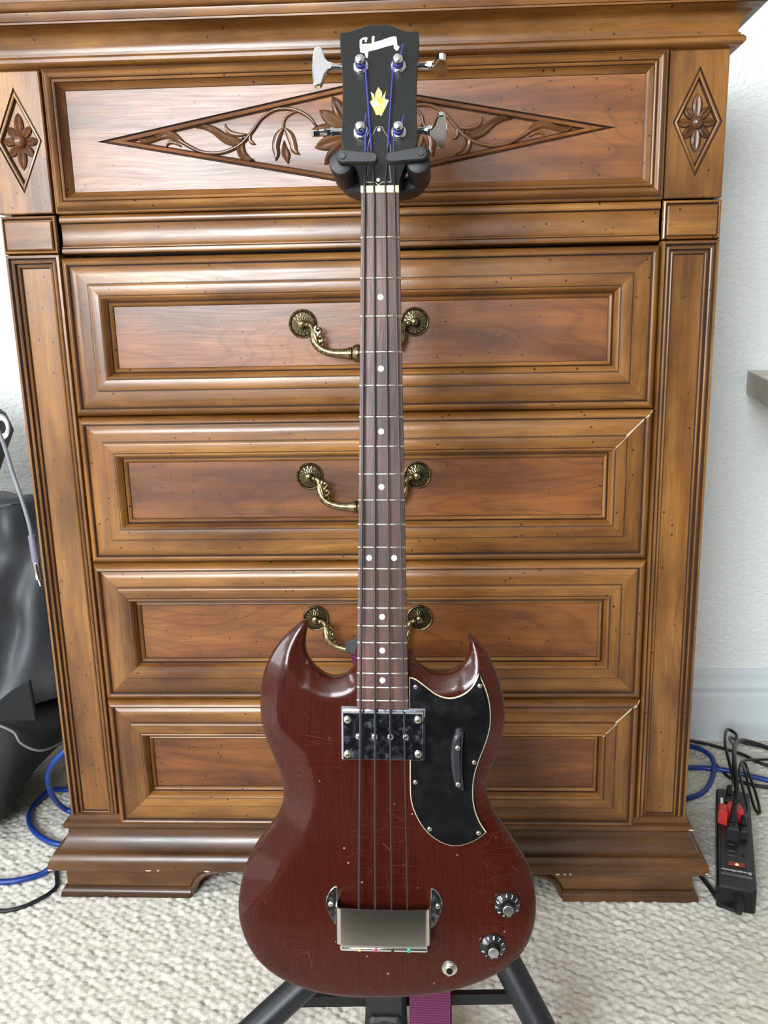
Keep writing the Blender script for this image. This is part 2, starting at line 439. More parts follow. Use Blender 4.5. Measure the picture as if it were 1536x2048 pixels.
def rail(name, rect, prof, side, parent, mat=M_FRAME, yb=.016, part=False, grain=True):
    """one mitred moulding of a rectangular frame: prof = [(inset, y, slot)]"""
    x0, x1, z0, z1 = rect
    P = [(prof[0][0], yb)] + [(a, y) for a, y, *_ in prof] + [(prof[-1][0], yb)]
    sl = [0] + [0] + [(p[2] if len(p) > 2 else 0) for p in prof[1:]] + [0]
    V = []
    for end in (0, 1):
        for ins, y in P:
            if side == 'top': V.append(((x0 + ins, x1 - ins)[end], y, z1 - ins))
            elif side == 'bottom': V.append(((x0 + ins, x1 - ins)[end], y, z0 + ins))
            elif side == 'left': V.append((x0 + ins, y, (z0 + ins, z1 - ins)[end]))
            else: V.append((x1 - ins, y, (z0 + ins, z1 - ins)[end]))
    n = len(P); F = []; fm = []
    for i in range(n):
        j = (i + 1) % n; F.append((i, j, n + j, n + i)); fm.append(sl[j] if j else 0)
    F.append(tuple(range(n))); F.append(tuple(range(n, 2 * n))[::-1]); fm += [0, 0]
    o = obj(name, V, F, mat, parent, angle=38, grain='x' if side in ('top', 'bottom') else 'z', mats=[mat, M_GLAZE], fmat=fm)
    return dp(o) if part else o
def frame(rect, prof, parent, name='frame_rail', **k):
    return [rail(name, rect, prof, s, parent, **k) for s in ('top', 'bottom', 'left', 'right')]

def plate(name, rect, y0, y1, mat, parent, part=False, grain='x', bevel=0.0, slot=None):
    x0, x1, z0, z1 = rect; g = G()
    g.prism([(x0, z0), (x1, z0), (x1, z1), (x0, z1)], 0, y1 - y0, inset=bevel, f=lambda x, z, h: (x, y1 - h, z))
    o = g.out(name, mat, parent, grain=grain)
    return dp(o) if part else o

def mould(name, prof, mat, half=.5, back=.50, part=True, grain='x', caps=True):
    """moulding that runs round left side, front and right side: prof = [(projection, z)]"""
    V = []
    for p, z in prof:
        V += [(-half - p, back, z), (-half - p, -p, z), (half + p, -p, z), (half + p, back, z)]
    F = []; n = len(prof)
    for i in range(n - 1):
        for k in range(3): F.append((i * 4 + k, i * 4 + k + 1, i * 4 + k + 5, i * 4 + k + 4))
    F.append((0, 1, 2, 3)); F.append(tuple((n - 1) * 4 + k for k in (3, 2, 1, 0)))
    for i in range(n - 1): F.append((i * 4, i * 4 + 4, i * 4 + 7, i * 4 + 3))
    return dp(obj(name, V, F, mat, DR, angle=40, grain=grain))

# carcass
g = G()
g.box(-.474, .474, .062, .502, .055, 1.30); g.box(-.494, -.470, .0205, .502, .055, 1.30); g.box(.470, .494, .0205, .502, .055, 1.30)
dp(g.out('carcass', M_DARKW, DR, smooth=False, grain='z'))

# crown
mould('crown_moulding', [(-.01, 1.258), (.001, 1.262), (.004, 1.2635), (.010, 1.2645), (.0135, 1.268), (.0135, 1.272), (.0105, 1.2755), (.008, 1.2765), (.008, 1.279),
                         (.0055, 1.280), (.0055, 1.285), (.0075, 1.291), (.0115, 1.297), (.018, 1.3025), (.026, 1.306), (.031, 1.3072)], M_FRAME)
mould('top_edge_moulding', [(.020, 1.3066), (.030, 1.3072), (.0325, 1.3082), (.0325, 1.3105), (.031, 1.311), (.033, 1.3112), (.036, 1.319), (.0362, 1.3205), (.033, 1.3208), (.040, 1.322), (.0435, 1.3245), (.0445, 1.328), (.043, 1.3305), (.040, 1.332)], M_FRAME)
mould('top_board', [(.030, 1.331), (.036, 1.332), (.036, 1.350), (.033, 1.353), (-.02, 1.353)], M_FRAME)
# base
mould('base_moulding', [(-.012, .1425), (-.002, .142), (.002, .139), (.003, .133), (.0065, .1315), (.0105, .1285), (.0110, .124), (.0085, .1205), (.0045, .1195), (.0045, .117), (.0055, .110), (.0085, .101),
                        (.0145, .092), (.022, .0855), (.0245, .0845), (.0245, .0825), (.027, .0805), (.0310, .0735), (.0325, .066), (.0315, .0585), (.029, .056), (.0, .0555)], M_DARKW)
def foot(sx):
    out = [(-.513, .0), (-.308, .0), (-.2985, .006), (-.2955, .014), (-.291, .024), (-.283, .0335), (-.273, .0395), (-.262, .0425), (-.2525, .0435), (-.2445, .0415), (-.242, .0440), (-.242, .0565), (-.513, .0565)]
    inn = [(-.513, .0), (-.318, .0), (-.311, .006), (-.3075, .016), (-.302, .028), (-.293, .0395), (-.281, .0465), (-.268, .0505), (-.2545, .0530), (-.247, .0530), (-.246, .0540), (-.246, .0565), (-.513, .0565)]
    sgn = (lambda p: [(x * sx * -1, z) for x, z in p])
    g = G()
    g.prism(sgn(inn), 0, .034, f=lambda x, z, h: (x, .022 - h, z))
    # side return of the foot
    xs = sorted((sx * .513, sx * .480)); g.box(xs[0], xs[1], .02, .50, 0, .0565)
    o = dp(g.out('bracket_foot', M_FOOT, DR, grain='x', angle=40))
    # scroll bead along the bracket opening
    g = G(); n = len(out)
    Vv = []
    for y in (.022, -.013, -.0165, -.013):
        pass
    A, B = sgn(out), sgn(inn)
    prof = [(0, .022), (0, -.012), (.25, -.0185), (.5, -.0190), (.75, -.0175), (.92, -.0120), (1, -.010), (1, .022)]
    for k in range(1, n - 1):
        for t, y in prof:
            Vv.append((A[k][0] * (1 - t) + B[k][0] * t, y, A[k][1] * (1 - t) + B[k][1] * t))
    m = len(prof); Ff = [(i * m + j, i * m + j + 1, (i + 1) * m + j + 1, (i + 1) * m + j) for i in range(n - 3) for j in range(m - 1)]
    Ff += [tuple(range(m)), tuple(range((n - 3) * m, (n - 2) * m))[::-1]]
    obj('scroll_bead', Vv, Ff, M_DARKW, o, angle=45, grain='x')
    # shoe moulding at the floor
    g = G(); x0, x1 = sorted((sx * .513, sx * .304)); xo = sx * .5195
    prof = [(.0, .0175), (.003, .0170), (.0035, .0145), (.0065, .0125), (.0085, .008), (.0090, .001)]
    Vv = []
    for p, z in prof: Vv += [(sx * (.513 + p), .40, z), (sx * (.513 + p), -.012 - p, z), (sx * .3045, -.012 - p, z)]
    Ff = [(i * 3 + k, i * 3 + k + 1, i * 3 + k + 4, i * 3 + k + 3) for i in range(len(prof) - 1) for k in (0, 1)]
    Vv += [(sx * .3045, -.011, .0175), (sx * .3045, -.011, .001)]; L = len(Vv)
    Ff.append(tuple([3 * i + 2 for i in range(len(prof))] + [L - 1, L - 2]))
    obj('shoe_moulding', Vv, Ff, M_DARKW, o, angle=40, grain='x')
foot(-1); foot(1)

# frieze rail between the carved drawer and the four plain drawers
def strip(name, prof, x0, x1, mat, yb=.03):
    P = [(prof[0][0], yb)] + [(z, y) for z, y, *_ in prof] + [(prof[-1][0], yb)]
    sl = [0, 0] + [(p[2] if len(p) > 2 else 0) for p in prof[1:]] + [0]
    n = len(P); V = [(x, y, z) for x in (x0, x1) for z, y in P]
    F = [(i, (i + 1) % n, n + (i + 1) % n, n + i) for i in range(n)]; fm = [sl[(i + 1) % n] for i in range(n)]
    F += [tuple(range(n)), tuple(range(n, 2 * n))[::-1]]; fm += [0, 0]
    return dp(obj(name, V, F, mat, DR, angle=38, grain='x', mats=[mat, M_GLAZE], fmat=fm))
strip('frieze_rail', [(1.0762, .006), (1.0735, .004), (1.0715, .0035), (1.0668, .0035), (1.0655, .0045, 1), (1.0645, .0075, 1), (1.062, .0085), (1.05, .0095), (1.038, .0085), (1.0350, .0072),
                      (1.0338, .0052), (1.0325, .0050), (1.0318, .0062, 1), (1.0308, .0036), (1.0270, .0030), (1.0250, .0036), (1.0238, .006), (1.0234, .012)], -.4180, .4180, M_FRAME)

# pilasters, small blocks, carved blocks
PIL = [(0, .001), (.001, -.0008), (.0042, -.0010), (.0050, .0006, 1), (.0062, .0034, 1), (.0072, .0036, 1), (.0078, .0022), (.0095, .0014), (.0112, .0022), (.0118, .0044, 1), (.0128, .0068, 1), (.0138, .0068, 1), (.0144, .0056), (.0158, .0050), (.0172, .0060), (.0178, .0085, 1), (.0190, .0095, 1), (.0202, .0092)]
for sx in (-1, 1):
    r = (.4215, .4995); x0, x1 = (r if sx > 0 else (-r[1], -r[0]))
    rect = (x0, x1, .1255, 1.0238)
    p = plate('pilaster', (x0 + .004, x1 - .004, .1285, 1.021), .0092, .021, M_FRAME, DR, part=True, grain='z')
    frame(rect, PIL, p, 'pilaster_bead', yb=.020)
    # small block
    rect = (x0 - .001, x1, 1.0250, 1.0765)
    b = plate('plain_block', rect, .0035, .022, M_FRAME, DR, part=True)
    frame(rect, [(0, .0035), (.0012, -.0006), (.0030, -.0012), (.0042, -.0002), (.0052, .0026, 1), (.0062, .0030, 1)], b, 'block_bead', yb=.02)
    q = plate('block_face', (x0 + .0050, x1 - .0058, 1.0300, 1.0690), -.0030, .004, M_FRAME, b, bevel=.0016)
    # carved block with sunk lozenge
    cx, cz, a, h = sx * .4603, 1.1738, .0325, .0685
    bx0, bx1, bz0, bz1 = x0 - .0005, x1 - .0015, 1.0785, 1.2625
    g = G(); yf = -.0015
    V = []; F = []; fm = []
    rc = [(bx1, bz0), (bx1, bz1), (bx0, bz1), (bx0, bz0)]
    d = lambda s: [(cx + a * s, cz), (cx, cz + h * s), (cx - a * s, cz), (cx, cz - h * s)]
    V += [(x, .022, z) for x, z in rc]; V += [(x, .0, z) for x, z in rc]
    rc2 = offset(rc, .0016); V += [(x, yf, z) for x, z in rc2]           # 8..11
    for i in range(4):
        j = (i + 1) % 4; F += [(i, j, 4 + j, 4 + i), (4 + i, 4 + j, 8 + j, 8 + i)]; fm += [0, 0]
    inr = a * h / math.hypot(a, h); base = len(V)
    steps = [(0, yf, 0), (.0010, yf + .0028, 1), (.0018, yf + .0030, 1), (.0026, yf + .0006, 0), (.0042, yf + .0002, 0), (.0054, yf + .0010, 0), (.0064, yf + .0042, 1), (.0076, yf + .0058, 1), (.0082, yf + .0058, 0)]
    for ins, y, _ in steps: V += [(x, y, z) for x, z in d(1 - ins / inr)]
    # rect corner order: br, tr, tl, bl ; lozenge order: right, top, left, bottom
    F += [(9, 8, base), (10, 9, base + 1), (11, 10, base + 2), (8, 11, base + 3), (9, base, base + 1), (10, base + 1, base + 2), (11, base + 2, base + 3), (8, base + 3, base)]
    fm += [0] * 8
    for k in range(len(steps) - 1):
        for i in range(4):
            j = (i + 1) % 4; F.append((base + 4 * k + i, base + 4 * k + j, base + 4 * k + 4 + j, base + 4 * k + 4 + i)); fm.append(steps[k + 1][2])
    L = base + 4 * (len(steps) - 1); F.append((L, L + 1, L + 2, L + 3)); fm.append(0)
    cb = dp(obj('carved_block', V, F, M_FRAME, DR, angle=30, grain='z', mats=[M_FRAME, M_GLAZE], fmat=fm))
    yg = yf + .0058
    def petal(cx, cz, ang, L0, L1, w, yb, hgt, parent, name='carved_petal', mat=M_CARVE):
        """two-lobed carved petal lying in the x-z plane"""
        cs, sn = math.cos(ang), math.sin(ang); V = []; NS, prof = 9, [(-1, 0), (-.82, .72), (-.45, 1.0), (-.12, .55), (0, .38), (.12, .55), (.45, 1.0), (.82, .72), (1, 0)]
        for i in range(NS):
            t = i / (NS - 1); s = L0 + (L1 - L0) * t; ww = w * (math.sin(math.pi * (.16 + .84 * t) ** 1.15) ** .75 if t < 1 else 0) + 1e-4; hh = hgt * (.45 + .55 * math.sin(math.pi * min(1, t * 1.05 + .1) * .9))
            for u, q in prof:
                px, pz = s, u * ww; V.append((cx + px * cs - pz * sn, yb - hh * q * (1 if t < 1 else .3), cz + px * sn + pz * cs))
        m = len(prof); F = [(i * m + j, i * m + j + 1, (i + 1) * m + j + 1, (i + 1) * m + j) for i in range(NS - 1) for j in range(m - 1)]
        o = obj(name, V, F, mat, parent, angle=60, grain='x', rec=False, mats=[mat, M_GLAZE], fmat=[1 if j in (0, m - 2) else 0 for i in range(NS - 1) for j in range(m - 1)])
        return o
    for k in range(8):
        ang = k * math.pi / 4; L1 = (.0285 if k % 4 == 0 else (.0375 if k % 4 == 2 else .0295)) * (.88 if k % 2 else 1)
        if k % 4 == 0: L1 = .0252
        aa = ang if k % 2 == 0 else math.atan2(math.sin(ang) * 1.15, math.cos(ang))
        petal(cx, cz, aa, .0075, L1, .0073 if k % 4 == 2 else .0062, yg + .0004, .0046, cb)
    gb = G(); gb.lathe([(.0001, -.0098), (.0035, -.0093), (.0064, -.0072), (.0082, -.0040), (.0086, -.0005), (.0080, .002)], 'y', (cx, yg, cz), 20)
    gb.out('carved_boss', M_CARVE, cb, grain='x')

# ---- drawers
DPROF = [(0, .0035), (.0012, -.0005), (.0032, -.0045), (.0058, -.0072), (.0085, -.0080), (.0104, -.0070), (.0114, -.0052, 1), (.0122, -.0036, 1), (.0132, -.0038, 1), (.0142, -.0046),
         (.0245, -.0050), (.0356, -.0050), (.0370, -.0050, 1), (.0374, -.0088), (.0386, -.0098), (.0405, -.0100), (.0525, -.0100), (.0535, -.0094, 1), (.0540, -.0112), (.0556, -.0122), (.0574, -.0108),
         (.0590, -.0066), (.0606, -.0030), (.0614, -.0018), (.0620, .0002, 1), (.0630, -.0002, 1), (.0636, -.0018), (.0650, -.0026), (.0668, -.0014), (.0682, .0012), (.0690, .0034, 1), (.0706, .0034, 1), (.0712, .0034)]
DZ = [(.7945, 1.0185), (.5705, .7930), (.3462, .5690), (.1240, .3447)]
DLAB = ['drawer with plain panel and two brass rosettes, directly under the frieze rail', 'plain drawer, second below the frieze rail', 'plain drawer, third below the frieze rail', 'bottom drawer partly hidden behind the bass body']
def handle(zc, parent):
    for s in (-1, 1):
        g = G(); c = (s * .0797, .0034, zc)
        g.lathe([(.0203, .001), (.0206, -.0016), (.0200, -.0034), (.0188, -.0042), (.0176, -.0036), (.0168, -.0022), (.0160, -.0012), (.004, -.0012), (.0001, -.0012)], 'y', c, 36)
        ro = g.out('rosette_plate', M_BRASS, parent, angle=50)
        g = G()
        for k in range(16):
            a = 2 * math.pi * k / 16
            for L0, L1, w, hh, da in ((.0056, .0118, .00125, .0030, 0), (.0108, .0160, .00135, .0022, math.pi / 16)):
                cs, sn = math.cos(a + da), math.sin(a + da); V = []
                for t, ww in ((0, .35), (.4, 1), (.75, .85), (1, .05)):
                    for u, q in ((-1, 0), (-.4, 1), (.4, 1), (1, 0)):
                        px = L0 + (L1 - L0) * t; pz = u * w * ww; V.append((c[0] + px * cs - pz * sn, c[1] - .0012 - hh * q * (1 - .5 * t), c[2] + px * sn + pz * cs))
                g.add(V, [(i * 4 + j, i * 4 + j + 1, i * 4 + j + 5, i * 4 + j + 4) for i in range(3) for j in range(3)])
        g.out('rosette_petals', M_BRASS, parent, angle=60, rec=False)
        g = G(); g.lathe([(.0168, -.00125), (.0060, -.00135), (.0001, -.00135)], 'y', c, 24); g.out('rosette_ground', M_BRASSD, parent)
        g = G(); g.lathe([(.0034, .0), (.0034, -.006), (.0052, -.0075), (.0058, -.0100), (.0048, -.0125), (.0024, -.0138), (.0001, -.0140)], 'y', c, 18)
        g.out('rosette_knob', M_BRASS, parent)
    # swinging bail
    g = G()
    half = [(-.0735, -.0085, -.0010), (-.0700, -.0095, -.0012), (-.0660, -.0110, -.0030), (-.0632, -.0130, -.0085), (-.0628, -.0150, -.0160), (-.0610, -.0170, -.0240), (-.0560, -.0185, -.0315), (-.0490, -.0195, -.0365), (-.0390, -.0205, -.0400), (-.0280, -.0212, -.0415), (-.0160, -.0215, -.0418), (-.0128, -.0215, -.0418)]
    rad = [.0026, .0036, .0040, .0042, .0050, .0056, .0058, .0056, .0056, .0062, .0074, .0082]
    sp = spline([(*p, r) for p, r in zip(half, rad)], 4)
    for s in (-1, 1):
        g.tube([(p[0] * -s, p[1], zc + p[2]) for p in sp], [p[3] for p in sp], 12)
        # ball where the bail enters the rosette and the acanthus curls
        g.lathe([(.0001, -.0044), (.0028, -.0034), (.0042, -.0010), (.0042, .0012), (.0026, .0036), (.0001, .0044)], 'y', (s * .0712, -.0098, zc - .0012), 14)
        for (ox, oz, R, ph) in ((-.0545, -.0085, .0058, 2.2), (-.0520, -.0195, .0062, 2.0), (-.0510, -.0280, .0044, 1.8)):
            pts = []; rd = []
            for k in range(22):
                t = k / 21; a = ph + math.pi * 2.1 * t; q = R * (1 - .72 * t)
                pts.append((s * -1 * -(ox + q * math.cos(a)) * -1 if False else -s * (ox + q * math.cos(a)) * 1.0, -.0185 - .0022 * t, zc + oz + q * math.sin(a))); rd.append(.0024 * (1 - .35 * t))
            g.tube(pts, rd, 7)
        leaf = spline([(-.0640, -.0150, -.006), (-.0600, -.0175, -.014), (-.0575, -.0195, -.024), (-.0520, -.0205, -.0330)], 5)
        g.tube([(-s * p[0], p[1] - .0012, zc + p[2]) for p in leaf], [.0012 + .0018 * math.sin(math.pi * i / (len(leaf) - 1)) for i in range(len(leaf))], 8)
    # turned centre grip
    prof = [(.0052, -.0130), (.0063, -.0126), (.0063, -.0116), (.0052, -.0112), (.0052, -.0106), (.0068, -.0102), (.0068, -.0092), (.0056, -.0088), (.0060, -.0078), (.0080, -.0058), (.0088, -.0030), (.0090, 0),
            (.0088, .0030), (.0080, .0058), (.0060, .0078), (.0056, .0088), (.0068, .0092), (.0068, .0102), (.0052, .0106), (.0052, .0112), (.0063, .0116), (.0063, .0126), (.0052, .0130)]
    g.lathe([(r_ * 1.42, h_) for r_, h_ in prof], 'x', (0, -.0215, zc - .0418), 24)
    g.out('bail_pull', M_BRASS, parent, angle=50)

for i, (z0, z1) in enumerate(DZ):
    g = G(); g.box(-.40, .40, .012, .44, z0 + .02, z1 - .02)
    d = dp(g.out('drawer', M_INSIDE, DR, smooth=False))
    rect = (-.4195, .4195, z0, z1)
    frame(rect, DPROF, d, 'frame_rail', yb=.018)
    plate('drawer_panel', (-.352, .352, z0 + .067, z1 - .067), .0027, .010, M_PANEL, d)
    handle((.9216, .7010, .4790, .2560)[i], d)

# carved top drawer
g = G(); g.box(-.40, .40, .0145, .44, 1.09, 1.25)
d0 = dp(g.out('drawer', M_INSIDE, DR, smooth=False)); d0['label'] = 'top drawer with a carved lozenge of vines around a central flower'
D0P = [(0, .0035), (.0010, -.0020), (.0030, -.0035), (.0042, -.0030, 1), (.0052, -.0070), (.0075, -.0110), (.0105, -.0128), (.0132, -.0118), (.0150, -.0090), (.0160, -.0078, 1), (.0166, -.0092), (.0182, -.0100), (.0200, -.0092),
       (.0208, -.0070, 1), (.0222, -.0040), (.0240, -.0014), (.0262, .0008), (.0282, .0024), (.0292, .0044, 1), (.0302, .0044)]
frame((-.4195, .4195, 1.0775, 1.2650), D0P, d0, 'frame_rail', yb=.018)
PX0, PX1, PZ0, PZ1, PY = -.3915, .3915, 1.1055, 1.2370, .0036
LC, LA, LH = 1.1712, .3540, .0640
V = []; F = []; fm = []
rc = [(PX1, PZ0), (PX1, PZ1), (PX0, PZ1), (PX0, PZ0)]
V += [(x, .012, z) for x, z in rc] + [(x, PY, z) for x, z in rc]
for i in range(4): F.append((i, (i + 1) % 4, 4 + (i + 1) % 4, 4 + i)); fm.append(0)
dl = lambda s: [(LA * s, LC), (0, LC + LH * s), (-LA * s, LC), (0, LC - LH * s)]
inr = LA * LH / math.hypot(LA, LH); base = len(V)
steps = [(0, PY, 0), (.0012, PY + .0030, 1), (.0022, PY + .0034, 1), (.0032, PY + .0002, 0), (.0052, PY - .0006, 0), (.0070, PY + .0006, 0), (.0080, PY + .0036, 1), (.0092, PY + .0046, 1), (.0098, PY + .0044, 0)]
for ins, y, _ in steps: V += [(x, y, z) for x, z in dl(1 - ins / inr)]
F += [(5, 4, base), (6, 5, base + 1), (7, 6, base + 2), (4, 7, base + 3), (5, base, base + 1), (6, base + 1, base + 2), (7, base + 2, base + 3), (4, base + 3, base)]; fm += [0] * 8
for k in range(len(steps) - 1):
    for i in range(4):
        j = (i + 1) % 4; F.append((base + 4 * k + i, base + 4 * k + j, base + 4 * k + 4 + j, base + 4 * k + 4 + i)); fm.append(steps[k + 1][2])
L = base + 4 * (len(steps) - 1); F.append((L, L + 1, L + 2, L + 3)); fm.append(0)
obj('carved_panel', V, F, M_PANEL, d0, angle=30, grain='x', mats=[M_PANEL, M_GLAZE], fmat=fm)
YG = PY + .0044
def stroke(name, pts, widths, h, parent, yb=YG + .0004, groove=False, per=5):
    sp = spline([(p[0], p[1], w) for p, w in zip(pts, widths)], per); V = []
    prof = [(-1, .05), (-.85, .6), (-.5, 1), (0, .55), (.5, 1), (.85, .6), (1, .05)] if groove else [(-1, .05), (-.85, .55), (-.5, .88), (0, 1), (.5, .88), (.85, .55), (1, .05)]; prof = [(-9, 0)] + prof + [(9, 0)]
    n = len(sp)
    for i, (x, z, w) in enumerate(sp):
        a, b = sp[max(i - 1, 0)], sp[min(i + 1, n - 1)]
        tx, tz = b[0] - a[0], b[1] - a[1]; l = math.hypot(tx, tz) or 1; nx_, nz_ = -tz / l, tx / l
        w = max(w, .0002)
        for u, q in prof:
            if abs(u) == 9: u = math.copysign(1 + .0012 / max(w, .0008), u)
            V.append((x + nx_ * w * u, yb - h * q * min(1, .35 + w / .003), z + nz_ * w * u))
    m = len(prof); F = [(i * m + j, i * m + j + 1, (i + 1) * m + j + 1, (i + 1) * m + j) for i in range(n - 1) for j in range(m - 1)]
    return obj(name, V, F, M_CARVE, parent, angle=60, grain='x', rec=False, mats=[M_CARVE, M_GLAZE], fmat=[1 if j in (0, m - 2) else 0 for i in range(n - 1) for j in range(m - 1)])
mm = lambda pts, s: [(-s * x / 1000.0 if False else x * s / 1000.0, z / 1000.0) for x, z in pts]
for s in (1, -1):
    stroke('carved_vine', mm([(-50, 1184), (-60, 1196), (-76, 1204.5), (-92, 1207), (-108, 1205), (-125, 1195), (-137, 1181), (-152, 1166), (-169, 1157), (-188, 1153), (-209, 1155), (-227, 1163), (-240, 1171)], s),
           [.0018, .0026, .0028, .0026, .0024, .0024, .0026, .0030, .0030, .0028, .0026, .0028, .0032], .0052, d0)
    stroke('carved_leaf', mm([(-236, 1169), (-246, 1176), (-256, 1179), (-267, 1176), (-279, 1172), (-290, 1171), (-299, 1177)], s), [.003, .0055, .0062, .0046, .0040, .0036, .0004], .0048, d0, groove=True)
    stroke('carved_leaf', mm([(-238, 1163), (-247, 1168), (-255, 1168), (-260, 1161)], s), [.0012, .0024, .0026, .0004], .0044, d0)
    stroke('carved_leaf', mm([(-150, 1168), (-162, 1167), (-176, 1172), (-190, 1182), (-203, 1187), (-216, 1186)], s), [.002, .0062, .0068, .0054, .0040, .0004], .0050, d0, groove=True)
    stroke('carved_leaf', mm([(-146, 1176), (-158, 1176), (-169, 1179), (-174, 1185), (-175, 1191)], s), [.0014, .0034, .0036, .0024, .0003], .0046, d0)
    stroke('carved_leaf', mm([(-150, 1172), (-155, 1162), (-154, 1152), (-147, 1145), (-137, 1143)], s), [.002, .0058, .0066, .0050, .0004], .0050, d0, groove=True)
    stroke('carved_leaf', mm([(-140, 1180), (-142, 1170), (-139, 1165), (-134, 1163)], s), [.0014, .0026, .0028, .0004], .0046, d0)
    stroke('carved_vine', mm([(-72, 1203.5), (-84, 1201), (-93, 1194), (-96, 1182)], s), [.0012, .0022, .0024, .0020], .0048, d0)
    stroke('carved_tulip', mm([(-95, 1183), (-103, 1173), (-107, 1160), (-106, 1150), (-108, 1141)], s), [.0016, .0056, .0056, .0046, .0006], .0052, d0)
    stroke('carved_tulip', mm([(-94, 1183), (-87, 1174), (-83, 1163), (-81, 1154), (-74, 1148)], s), [.0016, .0056, .0056, .0046, .0006], .0050, d0)
    stroke('carved_tulip', mm([(-95, 1167), (-95, 1157), (-93, 1148), (-91, 1137)], s), [.0006, .0044, .0062, .0006], .0056, d0, groove=True)
for k in range(14):
    petal(0, LC + .001, (k + .5) * 2 * math.pi / 14 + .06, .012, .0560, .0100, YG + .0006, .0062, d0)
gb = G(); gb.lathe([(.0001, -.0125), (.0060, -.0118), (.0110, -.0085), (.0135, -.0040), (.0138, .0)], 'y', (0, YG, LC + .001), 24); gb.out('carved_boss', M_CARVE, d0, grain='x')
# pale wood showing where two mitres have opened and the base edge is chipped
M_RAWW = plain('pale_bare_wood', (.62, .50, .36), .7)
for (x1, z1), n_ in (((.4195, .7930), 20), ((.4195, .3447), 23)):
    V = []
    for ins, y, *_ in DPROF[1:n_]:
        for q in (-1, 1): w = .00055 + .0004 * math.sin(ins * 900); V.append((x1 - ins + q * w, y - .0004, z1 - ins - q * w))
    dp(obj('open_mitre', V, [(2 * i, 2 * i + 1, 2 * i + 3, 2 * i + 2) for i in range(len(V) // 2 - 1)], M_RAWW, DR, smooth=False))
for cx, w, z, y in ((-.3660, .0050, .0605, -.0331), (-.3500, .0022, .0608, -.0331), (-.2700, .0050, .0600, -.0331), (-.5290, .0045, .0600, -.0330), (.2940, .0035, .0600, -.0331), (.3050, .0025, .0600, -.0331), (.3140, .0022, .0600, -.0331), (.5070, .0045, .1255, -.0115), (.5285, .0030, .0620, -.0325)):
    g = G(); random.seed(int(cx * 1e4)); P = [(cx + w * math.cos(a) * random.uniform(.6, 1.1), z + .0013 * math.sin(a) * random.uniform(.6, 1.2)) for a in [k * math.pi / 5 for k in range(10)]]
    g.prism(P, 0, .0012, f=lambda x, zz, h: (x, y + .0006 - h, zz)); dp(g.out('chipped_edge', M_RAWW, DR, smooth=False))

# ================================================================== THE BASS
# bass space: x right, y up along the strings (nut = 0), z towards the player; the origin of the empty is the end of the body
BV = Vector((-.01089978, -.13170831, -.99122859)); BU = Vector((.9999406, -.00143568, -.01080482)); BN = Vector((0, -.99128748, .13171614))
BP0 = Vector((.0557, -.3049, 1.0490)); YO = .8786
bo = BP0 + BV * YO
BASS = thing('bass_guitar', 'cherry red double-horned electric bass guitar leaning back on a black stand', 'bass guitar')
BASS.matrix_world = Matrix(((BU.x, -BV.x, BN.x, bo.x), (BU.y, -BV.y, BN.y, bo.y), (BU.z, -BV.z, BN.z, bo.z), (0, 0, 0, 1)))
def bout(g, name, mat, parent=BASS, **k):
    g.v = [(x, y + YO, z) for x, y, z in g.v]; return g.out(name, mat, parent, **k)
mmp = lambda P: [(x / 1000, y / 1000) for x, y in P]
def resample(P, step, closed=True):
    P = [np.array(p) for p in P]; Q = P + [P[0]] if closed else P
    d = [0]
    for a, b in zip(Q, Q[1:]): d.append(d[-1] + np.linalg.norm(b - a))
    n = max(3, int(d[-1] / step)); out = []
    for k in range(n if closed else n + 1):
        t = d[-1] * k / n; i = min(np.searchsorted(d, t, 'right') - 1, len(Q) - 2)
        u = (t - d[i]) / max(1e-9, d[i + 1] - d[i]); out.append(tuple(Q[i] * (1 - u) + Q[i + 1] * u))
    return out

